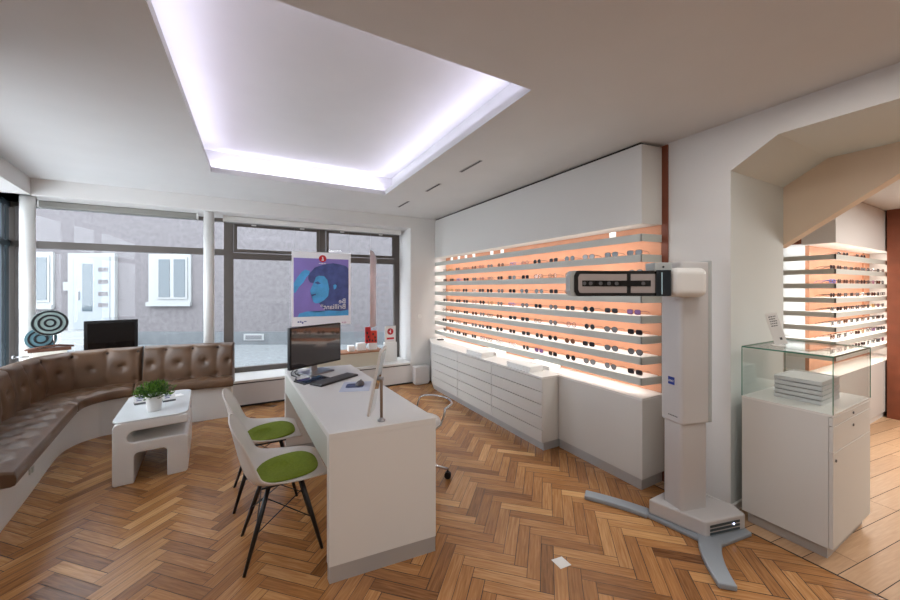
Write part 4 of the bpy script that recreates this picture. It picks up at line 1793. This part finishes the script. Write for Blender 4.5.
def marks(name, spans, m, yy=-0.0028, par=None):
    bm = B()
    for (xa, ya, xb, yb) in spans:
        (a, z0_), (b_, z1_) = pc(xa, yb), pc(xb, ya)
        box(bm, a, b_, yy - 0.0006, yy, z0_, z1_)
    return obj(name, bm, m, par or t)


marks('logo_figure', [(279, 88, 285, 98), (281, 98, 287, 110), (275, 104, 281, 108)], M_paper, -0.006, em)
marks('small_print', [(262, 124, 272, 128), (274, 123, 284, 129), (286, 124, 300, 128)], M_paper)
marks('maker_print', [(150, 452, 160, 460), (163, 450, 170, 460), (172, 455, 180, 466), (183, 452, 196, 457)], M_pd, -0.0018)
marks('corner_print', [(388, 466, 398, 470), (400, 466, 414, 470)], mat('print_rose', (190, 130, 170), 0.6), -0.0018)
bm = B()
for x in (-0.38, 0.38):
    tube(bm, [(x, 0, 1.072), (x, 0, 1.42)], 0.0012, 4)
obj('hanging_wire', bm, M_metal, t)

# second banner, nearly edge-on
M_ban = mat('banner_film', (232, 208, 208), 0.5, noise=0.2, scale=3)
t = thing('hanging_banner', 'pale pink banner hanging nearly edge-on right of the poster', 'banner', (1.55, 5.40, 0.9))
ra2 = math.atan2(1.0, 0.34)
bm = B()
N = 20
A_, B_ = [], []
for i in range(N + 1):
    s = i / N
    x = -0.02 + 0.17 * s
    y = 0.25 * s - 0.10 - 0.05 * math.sin(PI * s)
    A_.append(bm.verts.new((x, y, 0)))
    B_.append(bm.verts.new((x, y, 1.17 - 0.13 * s ** 2)))
for i in range(N):
    f = bm.faces.new((A_[i], A_[i + 1], B_[i + 1], B_[i]))
    f.smooth = True
obj('sheet', bm, M_ban, t, solid=0.002)
bm = B()
tube(bm, [(-0.01, -0.09, 1.16), (-0.01, -0.09, 1.47)], 0.0012, 4)
obj('hanging_wire', bm, M_metal, t)

# black screen behind the bench
t = thing('window_screen', 'black square screen standing behind the leather bench', 'screen', (-1.44, 5.44, 0.333), math.radians(12))
bm = B()
box(bm, -0.225, 0.225, -0.02, 0.02, 0.35, 0.80)
obj('housing', bm, M_black, t, bevel=0.005)
bm = B()
box(bm, -0.195, 0.195, -0.0225, -0.0195, 0.38, 0.77)
obj('screen', bm, M_blackgl, t)
bm = B()
box(bm, -0.03, 0.03, -0.015, 0.015, 0.01, 0.37)
box(bm, -0.12, 0.12, -0.09, 0.09, 0, 0.015)
obj('stand', bm, M_black, t)

# ring sculpture with two discs on an antique instrument box
DX, DY = -1.861, 5.22
M_ring_b = mat('ring_black', (22, 24, 30), 0.4)
M_ring_g = mat('ring_grey_green', (132, 150, 146), 0.5)
M_ring_t = mat('ring_teal', (84, 120, 130), 0.5)
fa = math.atan2(-DY, -DX) + PI / 2 + 0.0       # face the room centre
t = thing('ring_sculpture', 'two stacked discs with black concentric rings by the left column', 'ornament', (DX, DY, 0.333), fa)


def disc(cx, cz, R, m1, m2, nr, y=0.0):
    bm = B()
    tube(bm, [(cx, y - 0.008, cz), (cx, y + 0.008, cz)], R, 40)
    d_ = obj('disc', bm, m1, t)
    for f in nr:
        bm = B()
        ro, ri = R * f[0], R * f[1]
        n = 40
        vs = []
        for k in range(n):
            a = 2 * PI * k / n
            vs.append([bm.verts.new((cx + r * math.cos(a), y + yy, cz + r * math.sin(a))) for r, yy in ((ro, -0.008), (ro, -0.0115), (ri, -0.0115), (ri, -0.008))])
        for k in range(n):
            A2, B2 = vs[k], vs[(k + 1) % n]
            for q in range(4):
                bm.faces.new((A2[q], A2[(q + 1) % 4], B2[(q + 1) % 4], B2[q]))
        obj('ring', bm, m2, d_)


disc(0.0, 0.805, 0.132, M_ring_g, M_ring_b, ((0.97, 0.84), (0.66, 0.52), (0.34, 0.20)), 0.0)
disc(-0.062, 0.645, 0.112, M_ring_t, M_ring_b, ((0.82, 0.68), (0.46, 0.30)), 0.03)
bm = B()
tube(bm, [(0.03, 0.012, 0.50), (0.02, 0.012, 0.84)], 0.006, 8)
tube(bm, [(-0.085, 0.045, 0.50), (-0.085, 0.045, 0.66)], 0.006, 8)
obj('support_rod', bm, M_chrome, t)
bm = B()
tube(bm, [(-0.17, 0.0, 0.54), (-0.06, -0.03, 0.565), (0.06, -0.01, 0.57), (0.17, 0.0, 0.55)], 0.010, 8)
box(bm, -0.15, 0.15, -0.05, 0.07, 0.515, 0.55)
obj('wooden_tray', bm, mat('dark_wood', (92, 58, 42), 0.5, noise=0.2, scale=20), t)
bm = B()
box(bm, -0.12, 0.12, -0.06, 0.06, 0.0, 0.515)
obj('pedestal', bm, mat('cream_box', (226, 222, 210), 0.5), t, bevel=0.004)
bm = B()
tube(bm, [(-0.14, -0.02, 0.475), (-0.23, -0.02, 0.485)], 0.008, 8)
tube(bm, [(-0.23, -0.02, 0.485), (-0.25, -0.02, 0.485)], 0.016, 10)
tube(bm, [(0.14, -0.02, 0.475), (0.19, -0.02, 0.475)], 0.008, 8)
obj('knob', bm, M_metal, t)

# ---------------------------------------------------------------- outside: street and house opposite
M_pave = mat('street_setts', (106, 110, 112), 0.9, noise=0.2, scale=9, bump=0.5, bscale=14)
bm = B()
box(bm, -30, 25, 5.85, 32, -0.3, -0.12)
struct('street', bm, M_pave)
FD = 10.2
R_ = Vector((math.cos(TH), -math.sin(TH), 0))
F_ = Vector((math.sin(TH), math.cos(TH), 0))
o0 = F_ * FD
t = thing('house', 'grey rendered house across the street with white door and windows', 'house', (o0.x, o0.y, -0.12), -TH)
S = FD / F_PX


def hx_(px):
    return (px - 450) * S


def hz_(py):
    return HC - (py - HOR) * S + 0.12


M_render = mat('grey_render', (100, 96, 98), 0.95, noise=0.16, scale=9, bump=0.3, bscale=30)
M_base = mat('plinth_render', (92, 95, 98), 0.95, noise=0.08, scale=4)
M_hw = mat('house_white', (138, 140, 140), 0.6)
M_hglass = mat('house_pane', (48, 62, 70), 0.08, spec=0.8)
bm = B()
box(bm, -19, 4.0, 0.0, 0.4, 0.0, 7.5)
obj('wall', bm, M_render, t)
bm = B()
box(bm, -19, 4.0, -0.05, 0.0, 0.0, hz_(331.5))
obj('base_course', bm, M_base, t)


def hbox(name, px0, px1, py0, py1, y0, y1, m, par=None, bv=0.0):
    bm = B()
    box(bm, hx_(px0), hx_(px1), y0, y1, hz_(py1), hz_(py0))
    return obj(name, bm, m, par or t, bevel=bv)


df = hbox('door_surround', 71.5, 117.8, 253.5, 331, -0.10, -0.0, M_hw)
dd = hbox('door', 77.5, 113.5, 257, 329, -0.12, -0.10, mat('door_white', (128, 133, 138), 0.5), df)
hbox('door_pane', 86.7, 96.5, 264, 311, -0.128, -0.118, M_hglass, df)
for yy in (270, 282, 294, 305):
    hbox('door_light', 102.5, 112, yy - 2.2, yy + 1.8, -0.128, -0.118, M_render, df)
hbox('door_handle', 81.8, 84, 291.5, 300, -0.16, -0.12, M_metal, df)
hbox('bell_box', 66, 71, 282, 290.5, -0.08, 0, M_hw)
for i in range(3):
    bm = B()
    box(bm, hx_(60 - 4 * i), hx_(124 + 5 * i), -0.45 - 0.28 * i, 0.0 if i == 0 else -0.45 - 0.28 * (i - 1), 0, 0.40 - 0.13 * i)
    obj('doorstep', bm, M_hw, t)


def hwin(x0, x1, y0_, y1_):
    wf = hbox('window', x0, x1, y0_, y1_, -0.05, 0.0, M_hw)
    m_ = 11 if x1 - x0 < 50 else 6
    a, b_ = x0 + m_, x1 - 5
    mid = (a + b_) / 2
    hbox('sash', a - 2, b_ + 2, y0_ + 3.5, y1_ - 6, -0.08, -0.05, M_hw, wf)
    hbox('pane', a, mid - 2, y0_ + 5.5, y1_ - 8, -0.09, -0.078, M_hglass, wf)
    hbox('pane', mid + 2, b_, y0_ + 5.5, y1_ - 8, -0.09, -0.078, M_hglass, wf)
    hbox('window_ledge', x0 - 1, x1 + 1, y1_ - 3, y1_ + 1, -0.12, -0.05, M_hw, wf)


hwin(150, 192, 254, 305)
hwin(12, 55, 252, 308)
hwin(-120, -78, 252, 305)
bw = hbox('cellar_window', 245, 265, 333.5, 340, -0.07, -0.05, M_hw)
hbox('cellar_grille', 247, 263, 335, 339, -0.08, -0.07, M_key, bw)
